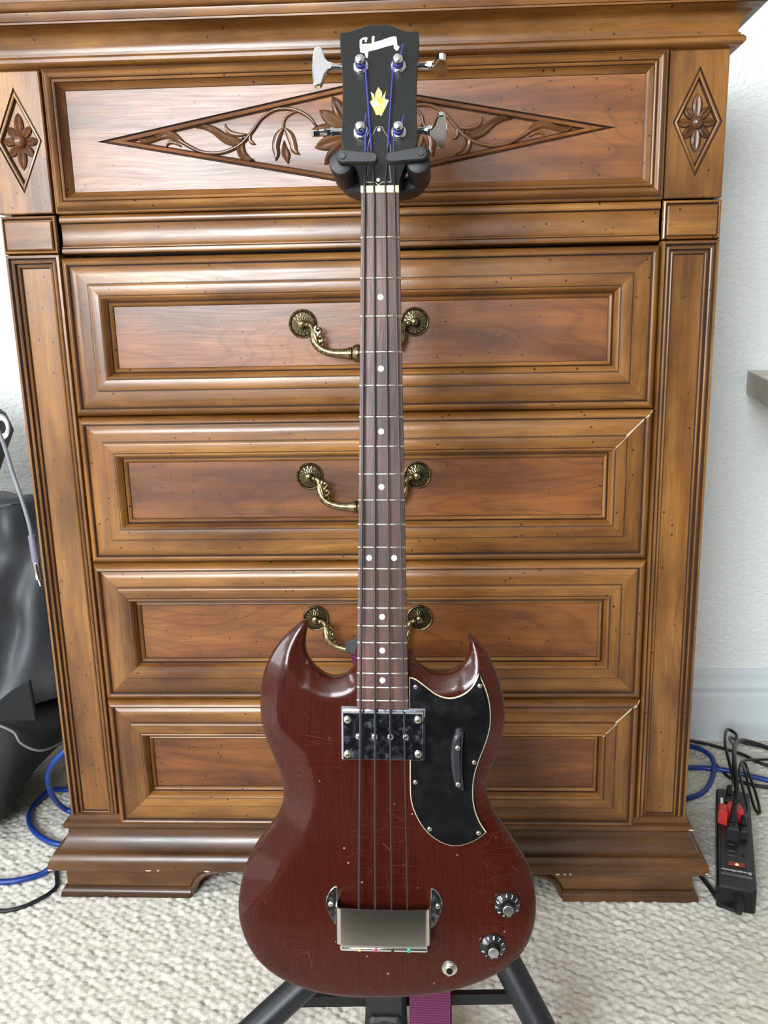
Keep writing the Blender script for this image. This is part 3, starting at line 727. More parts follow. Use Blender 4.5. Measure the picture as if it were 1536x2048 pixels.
BODY = [(-27.5, -478), (-28.6, -487), (-32.5, -498), (-39, -506), (-49, -511.3), (-58, -512.0), (-66, -509.5), (-73.5, -504.2), (-79.6, -497.5), (-84.3, -490), (-87.0, -481.5), (-87.2, -472), (-86.0, -462.5), (-84.2, -455), (-84.0, -450), (-86.5, -448.3), (-91.1, -450.3), (-98.0, -456.0), (-104.9, -461.8), (-112.3, -469.2), (-118.8, -477.5), (-124.7, -487.4), (-129.5, -497.8), (-133.1, -508.3), (-135.6, -520.5), (-136.9, -532.8), (-137.2, -549), (-135.8, -564), (-133.0, -577), (-128.7, -590.4), (-123.2, -604.2), (-117.9, -617.8), (-114.6, -630), (-113.2, -640.8), (-113.4, -650), (-115.0, -658.5), (-118.0, -666.0), (-123.0, -674.8), (-130.6, -685.2), (-139.7, -697.6), (-148.2, -710.4), (-155.5, -724.8), (-160.8, -740.5), (-163.8, -756), (-165.1, -769), (-164.7, -782), (-162.7, -796), (-158.3, -811.2), (-151.7, -825.4), (-143.4, -837.4), (-133.1, -847.7), (-121.5, -856.2), (-109, -863.0), (-97.5, -867.7), (-83, -872.1), (-68.6, -875.3), (-53.3, -877.4), (-37, -878.5), (-18, -878.6), (0, -878.3), (18, -877.3), (35, -875.7), (50, -873.5), (63, -871.2), (77, -867.8), (93.5, -862.5), (108.6, -856.0), (122.6, -848.8), (136.4, -839.8), (148.6, -828.2), (157.9, -814.4), (164.2, -798.9), (167.6, -783.3), (168.9, -768.4), (168.4, -755), (166.5, -742), (163.6, -731), (159.8, -722.4), (154.8, -713.2), (147.5, -702.2), (138.7, -688.7), (130.4, -676.0), (123.2, -663.9), (117.4, -652.5), (114.2, -641), (114.2, -631.0), (116.2, -620.6), (119.8, -610.6), (123.6, -600.4), (127.0, -589.8), (129.7, -578.2), (131.7, -567.4), (133.0, -556.0), (132.9, -544.5), (131.6, -532.9), (129.0, -521.6), (125.6, -511.1), (121.7, -501.1), (117.1, -491.5), (111.9, -482.6), (106.4, -474.9), (100.9, -468.9), (95.4, -464.0), (91.6, -462.0), (91.6, -464.5), (94.0, -471.3), (93.8, -480.5), (91.0, -489.8), (84.6, -498.3), (75.6, -504.3), (66.0, -506.7), (55.4, -506.2), (46.2, -502.8), (38.4, -497.0), (32.2, -489.8), (27.9, -481)]
BODY = resample(spline(mmp(BODY), 4, True), .0036)
def dist_to(P, X):
    A = np.array(P); B = np.roll(A, -1, 0); X = np.array(X); D = np.full(len(X), 9.)
    for a, b in zip(A, B):
        ab = b - a; t = np.clip(((X - a) @ ab) / max(1e-12, ab @ ab), 0, 1)[:, None]
        D = np.minimum(D, np.linalg.norm(X - (a + t * ab), axis=1))
    return D
def bevel_drop(X, D):
    y = X[:, 1] * 1000; x = X[:, 0] * 1000
    sm = lambda a, b, v: np.clip((v - a) / (b - a), 0, 1) ** 2 * (3 - 2 * np.clip((v - a) / (b - a), 0, 1))
    up = sm(-600, -560, y); waist = sm(-790, -735, y) * (1 - up)
    w = 7 + 13 * up + 31 * waist * (.75 + .25 * (x < 0)); h = 2.4 + 7.2 * up + 8.0 * waist
    inner = up * ((np.abs(x) < 84) & (y > -540)); w = np.where(inner, 17, w); h = np.where(inner, 8.0, h)
    nb = np.clip((34 - np.abs(x)) / 6, 0, 1) * (y > -520); h = h * (1 - nb)
    d = D * 1000; t = np.clip(d / w, 0, 1)
    return (h * (1 - t) ** 1.0 + 2.2 * np.clip(1 - d / 3.2, 0, 1) ** 2) / 1000
def inside(P, X):
    A = np.array(P); B = np.roll(A, -1, 0); c = np.zeros(len(X), bool)
    for (x0, y0), (x1, y1) in zip(A, B):
        k = ((y0 > X[:, 1]) != (y1 > X[:, 1])); 
        with np.errstate(divide='ignore', invalid='ignore'): xi = (x1 - x0) * (X[:, 1] - y0) / (y1 - y0) + x0
        c ^= k & (X[:, 0] < xi)
    return c
ZT, TH = -.008, .0345
gx, gy = np.meshgrid(np.arange(-.17, .172, .0044), np.arange(-.88, -.446, .0044)); gx = gx + (np.arange(gx.shape[0]) % 2)[:, None] * .0022
PTS = np.stack([gx.ravel(), gy.ravel()], 1); PTS = PTS[inside(BODY, PTS)]; DD = dist_to(BODY, PTS); PTS = PTS[DD > .0030]
rings = []
for ins in (.0011, .0024):
    R = np.array(offset(BODY, ins)); ok = inside(BODY, R); R = R[ok]; R = R[dist_to(BODY, R) > ins * .8]; rings.append(R)
PTS = np.concatenate([PTS[dist_to(BODY, PTS) > .0042]] + rings)
nb = len(BODY); allp = np.concatenate([np.array(BODY), PTS])
cd_v, cd_e, cd_f, *_ = delaunay_2d_cdt([Vector(p) for p in allp], [(i, (i + 1) % nb) for i in range(nb)], [], 1, 1e-7)
T2 = np.array([tuple(v) for v in cd_v]); D2 = dist_to(BODY, T2); dr = bevel_drop(T2, D2); dr[D2 < 1e-6] = bevel_drop(T2[D2 < 1e-6], np.zeros((D2 < 1e-6).sum()))
NV = len(T2); V = [(x, y, ZT - d) for (x, y), d in zip(T2, dr)] + [(x, y, ZT - TH + d) for (x, y), d in zip(T2, dr)]
F = [tuple(f) for f in cd_f] + [tuple(i + NV for i in reversed(f)) for f in cd_f]
ec = {}
for f in cd_f:
    for a, b in zip(f, list(f[1:]) + [f[0]]): ec[(a, b)] = 1
for (a, b) in list(ec):
    if (b, a) not in ec: F.append((b, a, a + NV, b + NV))
g = G(); g.add(V, F); bout(g, 'body', M_CHERRY, angle=50)

# pickguard: black face over a cream bevel
PG = [(28.3, -506.9), (34.8, -508.5), (41.6, -513.1), (49.5, -519.3), (57.3, -525.0), (66.3, -528.6), (75.3, -529.2), (84.3, -526.4), (92.2, -521.2), (97.8, -514.4), (101.1, -507.8), (103.5, -502.1), (106.9, -508.8), (111.2, -518.7), (114.4, -529.0), (116.3, -540.5), (116.8, -552.1), (116.0, -562.8), (113.2, -574.3), (109.3, -585.8), (105.0, -597.5), (101.2, -609.2), (98.8, -620.9), (98.0, -632.5), (98.4, -643.5), (100.4, -654.5), (104.2, -665.2), (108.5, -673.2), (113.0, -679.7), (106.5, -685.4), (98.5, -690.4), (89.4, -694.3), (80.3, -696.0), (71.1, -695.2), (62.0, -691.7), (52.8, -685.6), (44.8, -677.4), (38.2, -667.3), (33.3, -656.8), (30.4, -646.5), (29.1, -634.0), (28.9, -598.5), (28.4, -547.3)]
corner = {(28.3, -506.9), (103.5, -502.1), (113.0, -679.7), (28.9, -598.5), (28.4, -547.3)}
def cspline(P, corners, per=4):
    """closed outline, smooth between the given corner points"""
    k = [i for i, p in enumerate(P) if p in corners]; out = []
    for a, b in zip(k, k[1:] + [k[0] + len(P)]):
        seg = [P[i % len(P)] for i in range(a, b + 1)]; out += spline(seg, per)[:-1]
    return out
pgo = mmp(cspline(PG, corner))
g = G(); g.prism(pgo, -.0080, -.0062, inset=.0008); pg = bout(g, 'pickguard', M_CREAM, angle=30)
g = G(); g.prism(offset(pgo, .0010), -.0075, -.0056, inset=.0003); bout(g, 'pickguard_face', M_BLACKP, pg, angle=30)
def screw(x, y, z, r, parent, name='screw', mat=M_SCREW, phase=0.3):
    g = G(); g.lathe([(r, 0), (r * 1.02, r * .14), (r * .86, r * .42), (r * .5, r * .58), (.0001, r * .62)], 'z', (x, y, z), 18)
    bout(g, name, mat, parent, angle=60)
    h = G()
    for a in (phase, phase + math.pi / 2):
        c, s = math.cos(a), math.sin(a); w = r * .10; l = r * .52; zz = z + r * .66
        h.add([(x + c * l - s * w, y + s * l + c * w, zz), (x - c * l - s * w, y - s * l + c * w, zz), (x - c * l + s * w, y - s * l - c * w, zz), (x + c * l + s * w, y + s * l - c * w, zz)], [(0, 1, 2, 3)])
    bout(h, name + '_cross', M_GLAZE, parent, smooth=False)
for i, (x, y) in enumerate([(35.4, -517.2), (104.7, -515.5), (98.7, -600.5), (35.0, -623.6), (50.6, -676.4), (104.2, -680.2)]):
    screw(x / 1000, y / 1000, -.0056, .0026, pg, phase=i)
TR = mmp([(87.1, -564.7), (84.3, -564.0), (79.8, -565.9), (76.5, -571.2), (74.3, -579.3), (73.7, -590.9), (74.3, -602.4), (76.0, -614.0), (78.3, -624.5), (83.0, -627.9), (87.7, -630.2), (86.2, -614), (85.6, -600), (85.8, -585), (86.8, -573.3)])
g = G(); g.prism(TR, -.0057, .0042, inset=.0030); tr = bout(g, 'thumb_rest', plain('thumb_rest_black', (.020, .021, .025), .30), angle=40)
for x, y in ((80.9, -580.7), (81.4, -621.2)): screw(x / 1000, y / 1000, .0042, .0028, tr, phase=x)

# neck, fingerboard, frets
L = .775
hw = lambda y: .01945 + (.02765 - .01945) * (-y) / .5345
FBX = lambda y: -.0002 * (1 + 0 * y)
g = G(); ys_ = np.linspace(.004, -.500, 22); V = []; m = 11
for y in ys_:
    w = hw(y) - .0004; dep = .0175 + .004 * (-y / .5)
    for k in range(m):
        a = math.pi * k / (m - 1); V.append((-w * math.cos(a), y, -.0058 - dep * math.sin(a) ** .8))
F = [(i * m + k, i * m + k + 1, (i + 1) * m + k + 1, (i + 1) * m + k) for i in range(len(ys_) - 1) for k in range(m - 1)]
F += [(i * m, (i + 1) * m, (i + 1) * m + m - 1, i * m + m - 1) for i in range(len(ys_) - 1)] + [tuple(range(m)), tuple(range((len(ys_) - 1) * m, len(ys_) * m))[::-1]]
g.add(V, F); bout(g, 'neck', M_CHERRY, angle=50)
g = G(); V = []; ys_ = np.linspace(.0006, -.5405, 12); m = 9
for y in ys_:
    w = hw(y)
    prof = [(-w, -.0062), (-w, -.0016), (-w + .0006, -.0010), (-w * .6, -.0004), (0, 0), (w * .6, -.0004), (w - .0006, -.0010), (w, -.0016), (w, -.0062)]
    V += [(x, y, z) for x, z in prof]
F = [(i * m + k, i * m + (k + 1) % m, (i + 1) * m + (k + 1) % m, (i + 1) * m + k) for i in range(len(ys_) - 1) for k in range(m)] + [tuple(range(m)), tuple(range((len(ys_) - 1) * m, len(ys_) * m))[::-1]]
g.add(V, F); g.v = [(x, y + YO, z) for x, y, z in g.v]
fb = g.out('fingerboard', M_ROSE, BASS, angle=30, grain=None)
at = fb.data.attributes.new('gv', 'FLOAT_VECTOR', 'POINT'); at.data.foreach_set('vector', np.array([(v[1], v[0], v[2]) for v in g.v], dtype=np.float32).ravel())
for n in range(1, 21):
    y = -L * (1 - 2 ** (-n / 12)); w = hw(y) - .0003; g = G()
    pts = [(-w, y, -.0015), (-w + .0010, y, -.0004), (-w * .5, y, .0002), (0, y, .0005), (w * .5, y, .0002), (w - .0010, y, -.0004), (w, y, -.0015)]
    g.tube(pts, .00115, 8); bout(g, 'fret', M_SCREW, fb, angle=60)
for n, xs_ in ((3, [0]), (5, [0]), (7, [0]), (9, [0]), (12, [-.0135, .0130]), (15, [0]), (17, [0]), (19, [0])):
    y = -L * (1 - .5 * (2 ** (-n / 12) + 2 ** (-(n - 1) / 12)))
    for x in xs_:
        g = G(); g.lathe([(.0032, -.001), (.0032, .00018 - abs(x) * .02), (.0029, .0003 - abs(x) * .02)], 'z', (x, y, 0), 20); bout(g, 'position_dot', M_DOT, fb)
g = G(); g.prism([(-.0195, .0006), (.0195, .0006), (.0195, .0078), (-.0195, .0078)], -.006, .0021, inset=.0006); bout(g, 'nut', M_NUT, angle=30)

# headstock: tilted back about the nut
TA = .24; ct, st = math.cos(TA), math.sin(TA)
hm = lambda x, y, h: (x, y * ct + h * st, -y * st + h * ct)
HS = [(-19.5, 6), (-20.5, 14), (-24, 24), (-30, 36), (-37, 48), (-40.8, 58), (-40.6, 75), (-40.3, 90.9), (-40.6, 120.0), (-41.5, 139.5), (-43.6, 159.3), (-45.2, 183.6), (-44.2, 184.6), (-39.0, 184.9), (-34.5, 185.6), (-28.3, 187.5), (-19.3, 191.0), (-12.2, 193.0), (-8.2, 193.0), (-4.6, 191.6), (-1.0, 192.9), (3, 193.0), (9.4, 191.8), (16.6, 188.3), (23.8, 185.2), (29.2, 184.0), (36.3, 184.5), (38.5, 184.2), (38.9, 182.6), (38.3, 159), (36.8, 138), (36.5, 115), (36.8, 95.0), (37.9, 68), (37.6, 56), (34, 47), (28, 36), (23.4, 24), (20.2, 14), (19.5, 6)]
g = G(); g.prism(mmp(HS), -.0165, 0, inset=.0006, f=hm); hs = bout(g, 'headstock', M_HEAD, angle=30)
INL = mmp([(-3.1, 119.9), (.9, 113.3), (.3, 106.5), (4.9, 115.4), (3.9, 109.3), (3.7, 106.0), (8.0, 104.6), (4.4, 95.8), (.6, 87.2), (-.6, 86.6), (-1.4, 88.4), (-4.2, 87.6), (-5.6, 88.9), (-6.5, 92.2), (-12.0, 103.2), (-9.0, 105.8), (-11.2, 114.6), (-7.6, 111.4), (-6.4, 105.8), (-6.4, 112.2)])
g = G(); g.prism(INL, -.0004, .00025, f=hm); bout(g, 'pearl_inlay', M_PEARL, hs, smooth=False)
LOGO = mmp([(-23.6, 174.6), (-21.2, 177.2), (-16.0, 178.0), (-15.4, 176.6), (-16.6, 172.4), (-18.4, 172.6), (-17.9, 175.2), (-20.6, 175.4), (-21.6, 172.2), (-20.9, 170.0), (-16, 170.4), (-10.9, 170.6), (-10.7, 178.6), (-9.2, 179.4), (-7.9, 178.8), (-8.3, 171.8), (-2, 173.6), (5, 176.2), (11.6, 178.3), (15.2, 177.9), (15.8, 172), (16.2, 167.4), (18.6, 166.2), (18.2, 164.6), (16.9, 161.9), (14.6, 161.6), (14.2, 163.4), (12.7, 164.2), (12.4, 168.6), (4, 166.4), (-6, 163.2), (-14.4, 161.3), (-14.9, 154.0), (-16.8, 153.9), (-17.4, 156.8), (-18.6, 160.2), (-20.4, 159.6), (-22.6, 160.6), (-23.4, 166)])
g = G(); g.prism(LOGO, -.0004, .0002, f=hm); bout(g, 'worn_logo', M_LOGO, hs, smooth=False)
COVER = mmp([(-1.6, 74.5), (-5.0, 73.2), (-7.6, 67.0), (-11.6, 60.5), (-13.6, 50.0), (-12.6, 30), (-14.3, 12.2), (-5.2, 12.0), (-1.6, 8.8), (2.6, 12.0), (11.6, 12.0), (9.6, 30), (10.6, 50.0), (8.6, 60.5), (4.6, 67.0), (1.8, 73.2)])
g = G(); g.prism(COVER, 0, .0012, f=hm); tc = bout(g, 'truss_rod_cover', M_CREAM, hs, smooth=False)
g = G(); g.prism(offset(COVER, .00045), 0, .0015, f=hm); bout(g, 'cover_face', M_HEAD, hs, smooth=False)
for y in (70.4, 14.4):
    g = G(); p = hm(-.0016, y / 1000, .0015); g.lathe([(.0021, 0), (.0019, .0007), (.0001, .0010)], 'z', p, 16); bout(g, 'cover_screw', M_SCREW, hs)

# tuners
def tuner(x, y, side, xe, key, lab, ks=1.0):
    """bushing and post through the face, shaft out of the side, key at its end"""
    g = G()
    g.lathe([(.0084, 0), (.0084, .0012), (.0074, .0026), (.0056, .0032)], 'z', (0, 0, 0), 26)
    g.v = [hm(x + a, y + b, c) for a, b, c in g.v]; t = bout(g, 'tuner', M_CHROME, angle=45)
    g = G(); g.lathe([(.0048, .003), (.0048, .0045), (.0043, .0048), (.0043, .0075), (.0052, .0080), (.0052, .0115), (.0046, .0130), (.0030, .0139), (.0001, .0142)], 'z', (0, 0, 0), 22)
    g.v = [hm(x + a, y + b, c) for a, b, c in g.v]; bout(g, 'post', M_CHROME, t, angle=50)
    g = G()
    for k in range(3): 
        pts = [hm(x + .0050 * math.cos(2 * math.pi * j / 18), y + .0050 * math.sin(2 * math.pi * j / 18), .0052 + k * .0011) for j in range(19)]
        g.tube(pts, .0008, 6)
    bout(g, 'silk_winding', M_SILK, t)
    zc = -.0185; y0 = y; y = y + .0135
    g = G(); g.lathe([(.0001, 0), (.0036, 0), (.0036, .012), (.0044, .0125), (.0044, .0145), (.0036, .015), (.0036, abs(xe - x) - .004), (.0046, abs(xe - x) - .002), (.0046, abs(xe - x))], 'x', (0, 0, 0), 18)
    g.v = [hm(x + side * a, y + b, zc + c) for a, b, c in g.v]; bout(g, 'shaft', M_CHROME, t, angle=45)
    g = G(); g.prism([(x - .011, y0 - .014), (x + .011, y0 - .014), (x + .011, y0 + .018), (x - .011, y0 + .018)], -.024, -.0165, f=hm); bout(g, 'gear_plate', M_CHROME, t, smooth=False)
    # paddle outline: (out along the shaft, across)
    P = [(-.001, -.0042), (.0035, -.0052), (.0070, -.0100), (.0096, -.0190), (.0118, -.0222), (.0160, -.0226), (.0190, -.0205), (.0206, -.0120), (.0212, 0), (.0206, .0120), (.0190, .0205), (.0160, .0226), (.0118, .0222), (.0096, .0190), (.0070, .0100), (.0035, .0052), (-.001, .0042)]
    P = [(a * .96, b * 1.0 * ks) for a, b in P]
    g = G(); g.prism(P, 0, .0032, inset=.0012); top = list(g.v)
    n = len(P); g = G(); Vv = []
    for h, ins in ((-.0034, .0011), (-.0024, 0), (.0024, 0), (.0034, .0011)):
        for p in (offset(P, ins) if ins else P): Vv.append((p[0], p[1], h))
    Ff = [(i * n + k, i * n + (k + 1) % n, (i + 1) * n + (k + 1) % n, (i + 1) * n + k) for i in range(3) for k in range(n)] + [tuple(range(n))[::-1], tuple(range(3 * n, 4 * n))]
    c, s = math.cos(key), math.sin(key)
    Vv = [hm(xe + side * a, y + b * c - h * s, zc + b * s + h * c) for a, b, h in Vv]
    g.add(Vv, Ff); bout(g, 'tuner_key', M_CHROME, t, angle=30)
    return t
tuner(-.0219, .1440, -1, -.0560, .04, '')
tuner(.0176, .1436, 1, .0490, 1.80, '')
tuner(-.0203, .0684, -1, -.0545, 2.22, '')
tuner(.0186, .0679, 1, .0487, 1.36, '')

# strings
def sp3(*p): return [Vector(q) for q in p]
STR = [(-.0154, -.0263, .00128, (-.0150, .0640), True), (-.0059, -.0083, .00106, (-.0166, .1405), False), (.0057, .0096, .00086, (.0125, .1405), False), (.0149, .0270, .00068, (.0136, .0640), True)]
for xn, xb, r, (px, py), low in STR:
    post = hm(px, py, .0063); g = G()
    nut = (xn, .0042, .0028)
    br = (xb, -.775, .0118); pu = -.57
    g.tube([(xn, .0075, .0026), nut, (xn + (xb - xn) * .35, -.27, .0052), (xn + (xb - xn) * .7, -.54, .0088), br, (xb, -.806, .0035)], r * 1.12, 8)
    bout(g, 'string', M_STEEL, angle=60)
    g = G(); fr_ = .38 if low else .30; mid = hm(xn + (px - xn) * fr_, .0075 / ct + (py - .0075) * fr_, .0045); h2 = G(); h2.tube([(xn, .0070, .0028), mid], r * 1.1, 8); bout(h2, 'string_winding', M_STEEL)
    g.tube([mid, post], [r * .98, r * .9], 8)
    bout(g, 'string_silk', M_SILK, angle=60)
for P in ([(.0205, .1475, .0100), (.0215, .1545, .0105), (.0232, .1580, .0110), (.0215, .1600, .0100), (.0238, .1612, .0104)], [(-.0158, .0720, .0100), (-.0150, .0790, .0106), (-.0144, .0830, .0102)], [(.0222, .0715, .0100), (.0236, .0770, .0106), (.0240, .0800, .0102)]):
    g = G(); g.tube([hm(*p) for p in P], .0008, 6); bout(g, 'string_end', M_SILK)

# pickup
g = G(); g.prism([(-.0455, -.5412), (.0458, -.5412), (.0458, -.5985), (-.0455, -.5985)], -.008, -.0040, inset=.0010); pk = bout(g, 'pickup', M_CHROMEW, angle=40)
rc = [(-.0439, -.5433), (.0440, -.5433), (.0440, -.5966), (-.0439, -.5966)]
g = G(); g.prism(rc, -.0045, .0022, inset=.0013); bout(g, 'pickup_cover', M_CHROMEW, pk, angle=40)
for x, y in ((-37.9, -551.8), (38.3, -551.0), (-38.2, -590.2), (38.5, -589.0)): screw(x / 1000, y / 1000, .0022, .0040, pk, phase=x)
for x in (-25.9, -8.7, 8.6, 25.0):
    g = G(); g.lathe([(.0034, .0021), (.0034, .0026), (.0026, .0034), (.0001, .0036)], 'z', (x / 1000, -.5703, 0), 18); bout(g, 'pole_piece', M_CHROMEW, pk, angle=60)

# bridge cover: a nickel arch with two ears
n = 15; V = []; ya, yb_ = -.7590, -.8000
arch = [(-.0520, -.0080)] + [(-.0520 + .0012 * (1 - math.cos(a)) , -.0080 + 0) for a in ()]
prof = [(-.0522, -.0078), (-.0521, .0060)] + [(-.0521 + .0065 * (1 - math.cos(a)), .0060 + .0075 * math.sin(a)) for a in np.linspace(.15, math.pi / 2, 7)] + [(-.030, .0142), (0, .0146), (.030, .0142)]
prof = prof + [(-x, z) for x, z in prof[:9][::-1]]
inn = [(x * .972, z - .0012) for x, z in prof]
g = G(); m = len(prof)
for y in (ya, yb_):
    g.v += [(x, y, z) for x, z in prof] + [(x, y, z) for x, z in inn]
F = []
for k in range(m - 1):
    F += [(k, k + 1, 2 * m + k + 1, 2 * m + k), (m + k, 3 * m + k, 3 * m + k + 1, m + k + 1), (k, m + k, m + k + 1, k + 1), (2 * m + k, 2 * m + k + 1, 3 * m + k + 1, 3 * m + k)]
F += [(0, 2 * m, 3 * m, m), (m - 1, 2 * m - 1, 4 * m - 1, 3 * m - 1)]
g.f = F; g.m = [0] * len(F); bc = bout(g, 'bridge_cover', M_NICKEL, angle=35)
for s in (-1, 1):
    ear = [(s * .0520, -.7455), (s * .0560, -.7462), (s * .0605, -.7510), (s * .0640, -.7590), (s * .0645, -.7660), (s * .0618, -.7760), (s * .0575, -.7860), (s * .0535, -.7905), (s * .0520, -.7905)]
    g = G(); g.prism(spline(ear, 3), -.0082, -.0062, inset=.0006); bout(g, 'cover_ear', M_CHROMEW, bc, angle=40)
    screw(s * .0595, -.7655, -.0062, .0028, bc, phase=1)
# bridge bar below the cover, with the ball ends of the strings
g = G(); g.prism([(-.0475, -.776), (.0475, -.776), (.0475, -.8105), (-.0475, -.8105)], -.0080, .0030, inset=.001); br = bout(g, 'bridge', M_CHROME, angle=40)
g = G(); g.lathe([(.0001, -.0480), (.0028, -.0480), (.0034, -.0470), (.0034, .0470), (.0028, .0480), (.0001, .0480)], 'x', (0, -.8126, -.0014), 16); bout(g, 'tail_bar', M_CHROME, br, angle=40)
for x, c in zip((-.0268, -.0088, .0098, .0277), ((.60, .45, .22), (.62, .02, .10), (.01, .01, .01), (.02, .42, .24))):
    g = G(); g.lathe([(.0036, -.0016), (.0040, -.0008), (.0040, .0008), (.0036, .0016)], 'x', (x, -.8126, -.0014), 16)
    bout(g, 'string_ball_end', plain('ball_end_colour', c, .35), br, angle=40)
for x in (-.0263, -.0083, .0096, .0270):
    g = G(); g.prism([(x - .0075, -.772), (x + .0075, -.772), (x + .0075, -.792), (x - .0075, -.792)], .0030, .0100, inset=.001); bout(g, 'saddle', M_CHROME, br)

# knobs with numbered skirts, jack
M_KNOB = plain('knob_black', (.010, .010, .011), .16)
M_KCAP = NT('spun_aluminium'); M_KCAP = M_KCAP.set(color=(.80, .80, .79), metal=1.0, rough=.22)
M_NUM = plain('white_numeral', (.80, .80, .76), .5)
def cone_z(r):
    pts = [(.0145, .0008), (.0138, .0022), (.0085, .0062), (.0070, .0072)]
    for (r0, z0), (r1, z1) in zip(pts, pts[1:]):
        if r <= r0 and r >= r1: return z0 + (z1 - z0) * (r0 - r) / (r0 - r1)
    return .0072
def knob(name, x, y, ang, spec):
    zb = -.0082
    g = G(); g.lathe([(.0144, 0), (.0147, .0006), (.0145, .0014), (.0138, .0022), (.0088, .0060), (.0082, .0066)], 'z', (x, y, zb), 40)
    k = bout(g, name, M_KNOB, angle=40)
    g = G(); prof = [(1, .0058), (1, .0060), (.76, .0120), (.72, .0124)]; n = 72; Vv = []
    for f_, h in prof:
        for i in range(n):
            a = 2 * math.pi * i / n; r = .0080 * f_ * (1 + (.028 if i % 2 else -.028)); Vv.append((x + r * math.cos(a), y + r * math.sin(a), zb + h))
    Ff = [(i * n + j, i * n + (j + 1) % n, (i + 1) * n + (j + 1) % n, (i + 1) * n + j) for i in range(3) for j in range(n)] + [tuple(range(3 * n, 4 * n))]
    g.add(Vv, Ff); bout(g, 'ribbed_grip', M_KNOB, k, angle=25)
    g = G(); g.lathe([(.0057, .0120), (.0057, .0132), (.0052, .0137), (.0001, .0138)], 'z', (x, y, zb), 32); bout(g, 'metal_cap', M_KCAP, k, angle=40)
    for num in range(11):
        cu = bpy.data.curves.new('n', 'FONT'); cu.body = str(num); cu.size = .0045; cu.align_x = 'CENTER'; cu.align_y = 'CENTER'; cu.offset = 0
        to = bpy.data.objects.new('n', cu); COL.objects.link(to)
        me_ = bpy.data.meshes.new_from_object(to.evaluated_get(bpy.context.evaluated_depsgraph_get()))
        vs = [v.co.copy() for v in me_.vertices]; fs = [tuple(p.vertices) for p in me_.polygons]
        bpy.data.objects.remove(to); bpy.data.curves.remove(cu); bpy.data.meshes.remove(me_)
        a = math.radians(ang(num)); Vv = []
        for v in vs:
            r = .0115 + v.y; tt = a - v.x / .0115
            Vv.append((x + r * math.cos(tt), y + r * math.sin(tt), zb + cone_z(r) + .00025))
        h = G(); h.add(Vv, fs); h.v = [(p, q + YO, w) for p, q, w in h.v]
        obj('numeral', h.v, h.f, M_NUM, k, smooth=False, rec=False)
    g = G(); a = math.radians(spec); c = (x + .0162 * math.cos(a), y + .0162 * math.sin(a))
    g.prism([(c[0] - .0018, c[1] - .0012), (c[0] + .0018, c[1] + .0012), (c[0] + .0004, c[1] + .0022)], zb, zb + .0014); bout(g, 'pointer_washer', M_SCREW, k, smooth=False)
knob('volume_knob', .1363, -.7626, lambda n: 97 + (n - 4) * 30.6, 140)
knob('tone_knob', .1206, -.8114, lambda n: 86 + (n - 8) * 30.6, 150)
g = G(); g.lathe([(.0086, 0), (.0086, .0008), (.0074, .0012)], 'z', (.0728, -.8383, -.0080), 28); jk = bout(g, 'output_jack', M_SCREW, angle=40)
g = G(); g.lathe([(.0066, .001), (.0066, .0030), (.0060, .0034)], 'z', (.0728, -.8383, -.0080), 6); bout(g, 'hex_nut', M_CHROME, jk, smooth=False)
g = G(); Vv = []
for r, h in ((.0052, .0034), (.0052, .0056), (.0046, .0060), (.0034, .0060), (.0034, .0020)):
    for i in range(24): a = 2 * math.pi * i / 24; Vv.append((.0728 + r * math.cos(a), -.8383 + r * math.sin(a), -.0080 + h))
g.add(Vv, [(i * 24 + j, i * 24 + (j + 1) % 24, (i + 1) * 24 + (j + 1) % 24, (i + 1) * 24 + j) for i in range(4) for j in range(24)]); bout(g, 'jack_sleeve', M_SCREW, jk, angle=40)
g = G(); g.lathe([(.0035, .0062), (.0001, .0062)], 'z', (.0728, -.8383, -.0080), 20); bout(g, 'jack_hole', plain('jack_hole_black', (.003, .003, .003), .8), jk)

# ================================================================== THE STAND
def BW(x, y, z): return BP0 + BU * x - BV * y + BN * z
ST = thing('instrument_stand', 'black tubular stand with padded yoke and splayed legs holding the bass', 'instrument stand', (.05, -.27, 0))
def stp(o): o.matrix_parent_inverse = Matrix.Translation((-.05, .27, 0)); return o
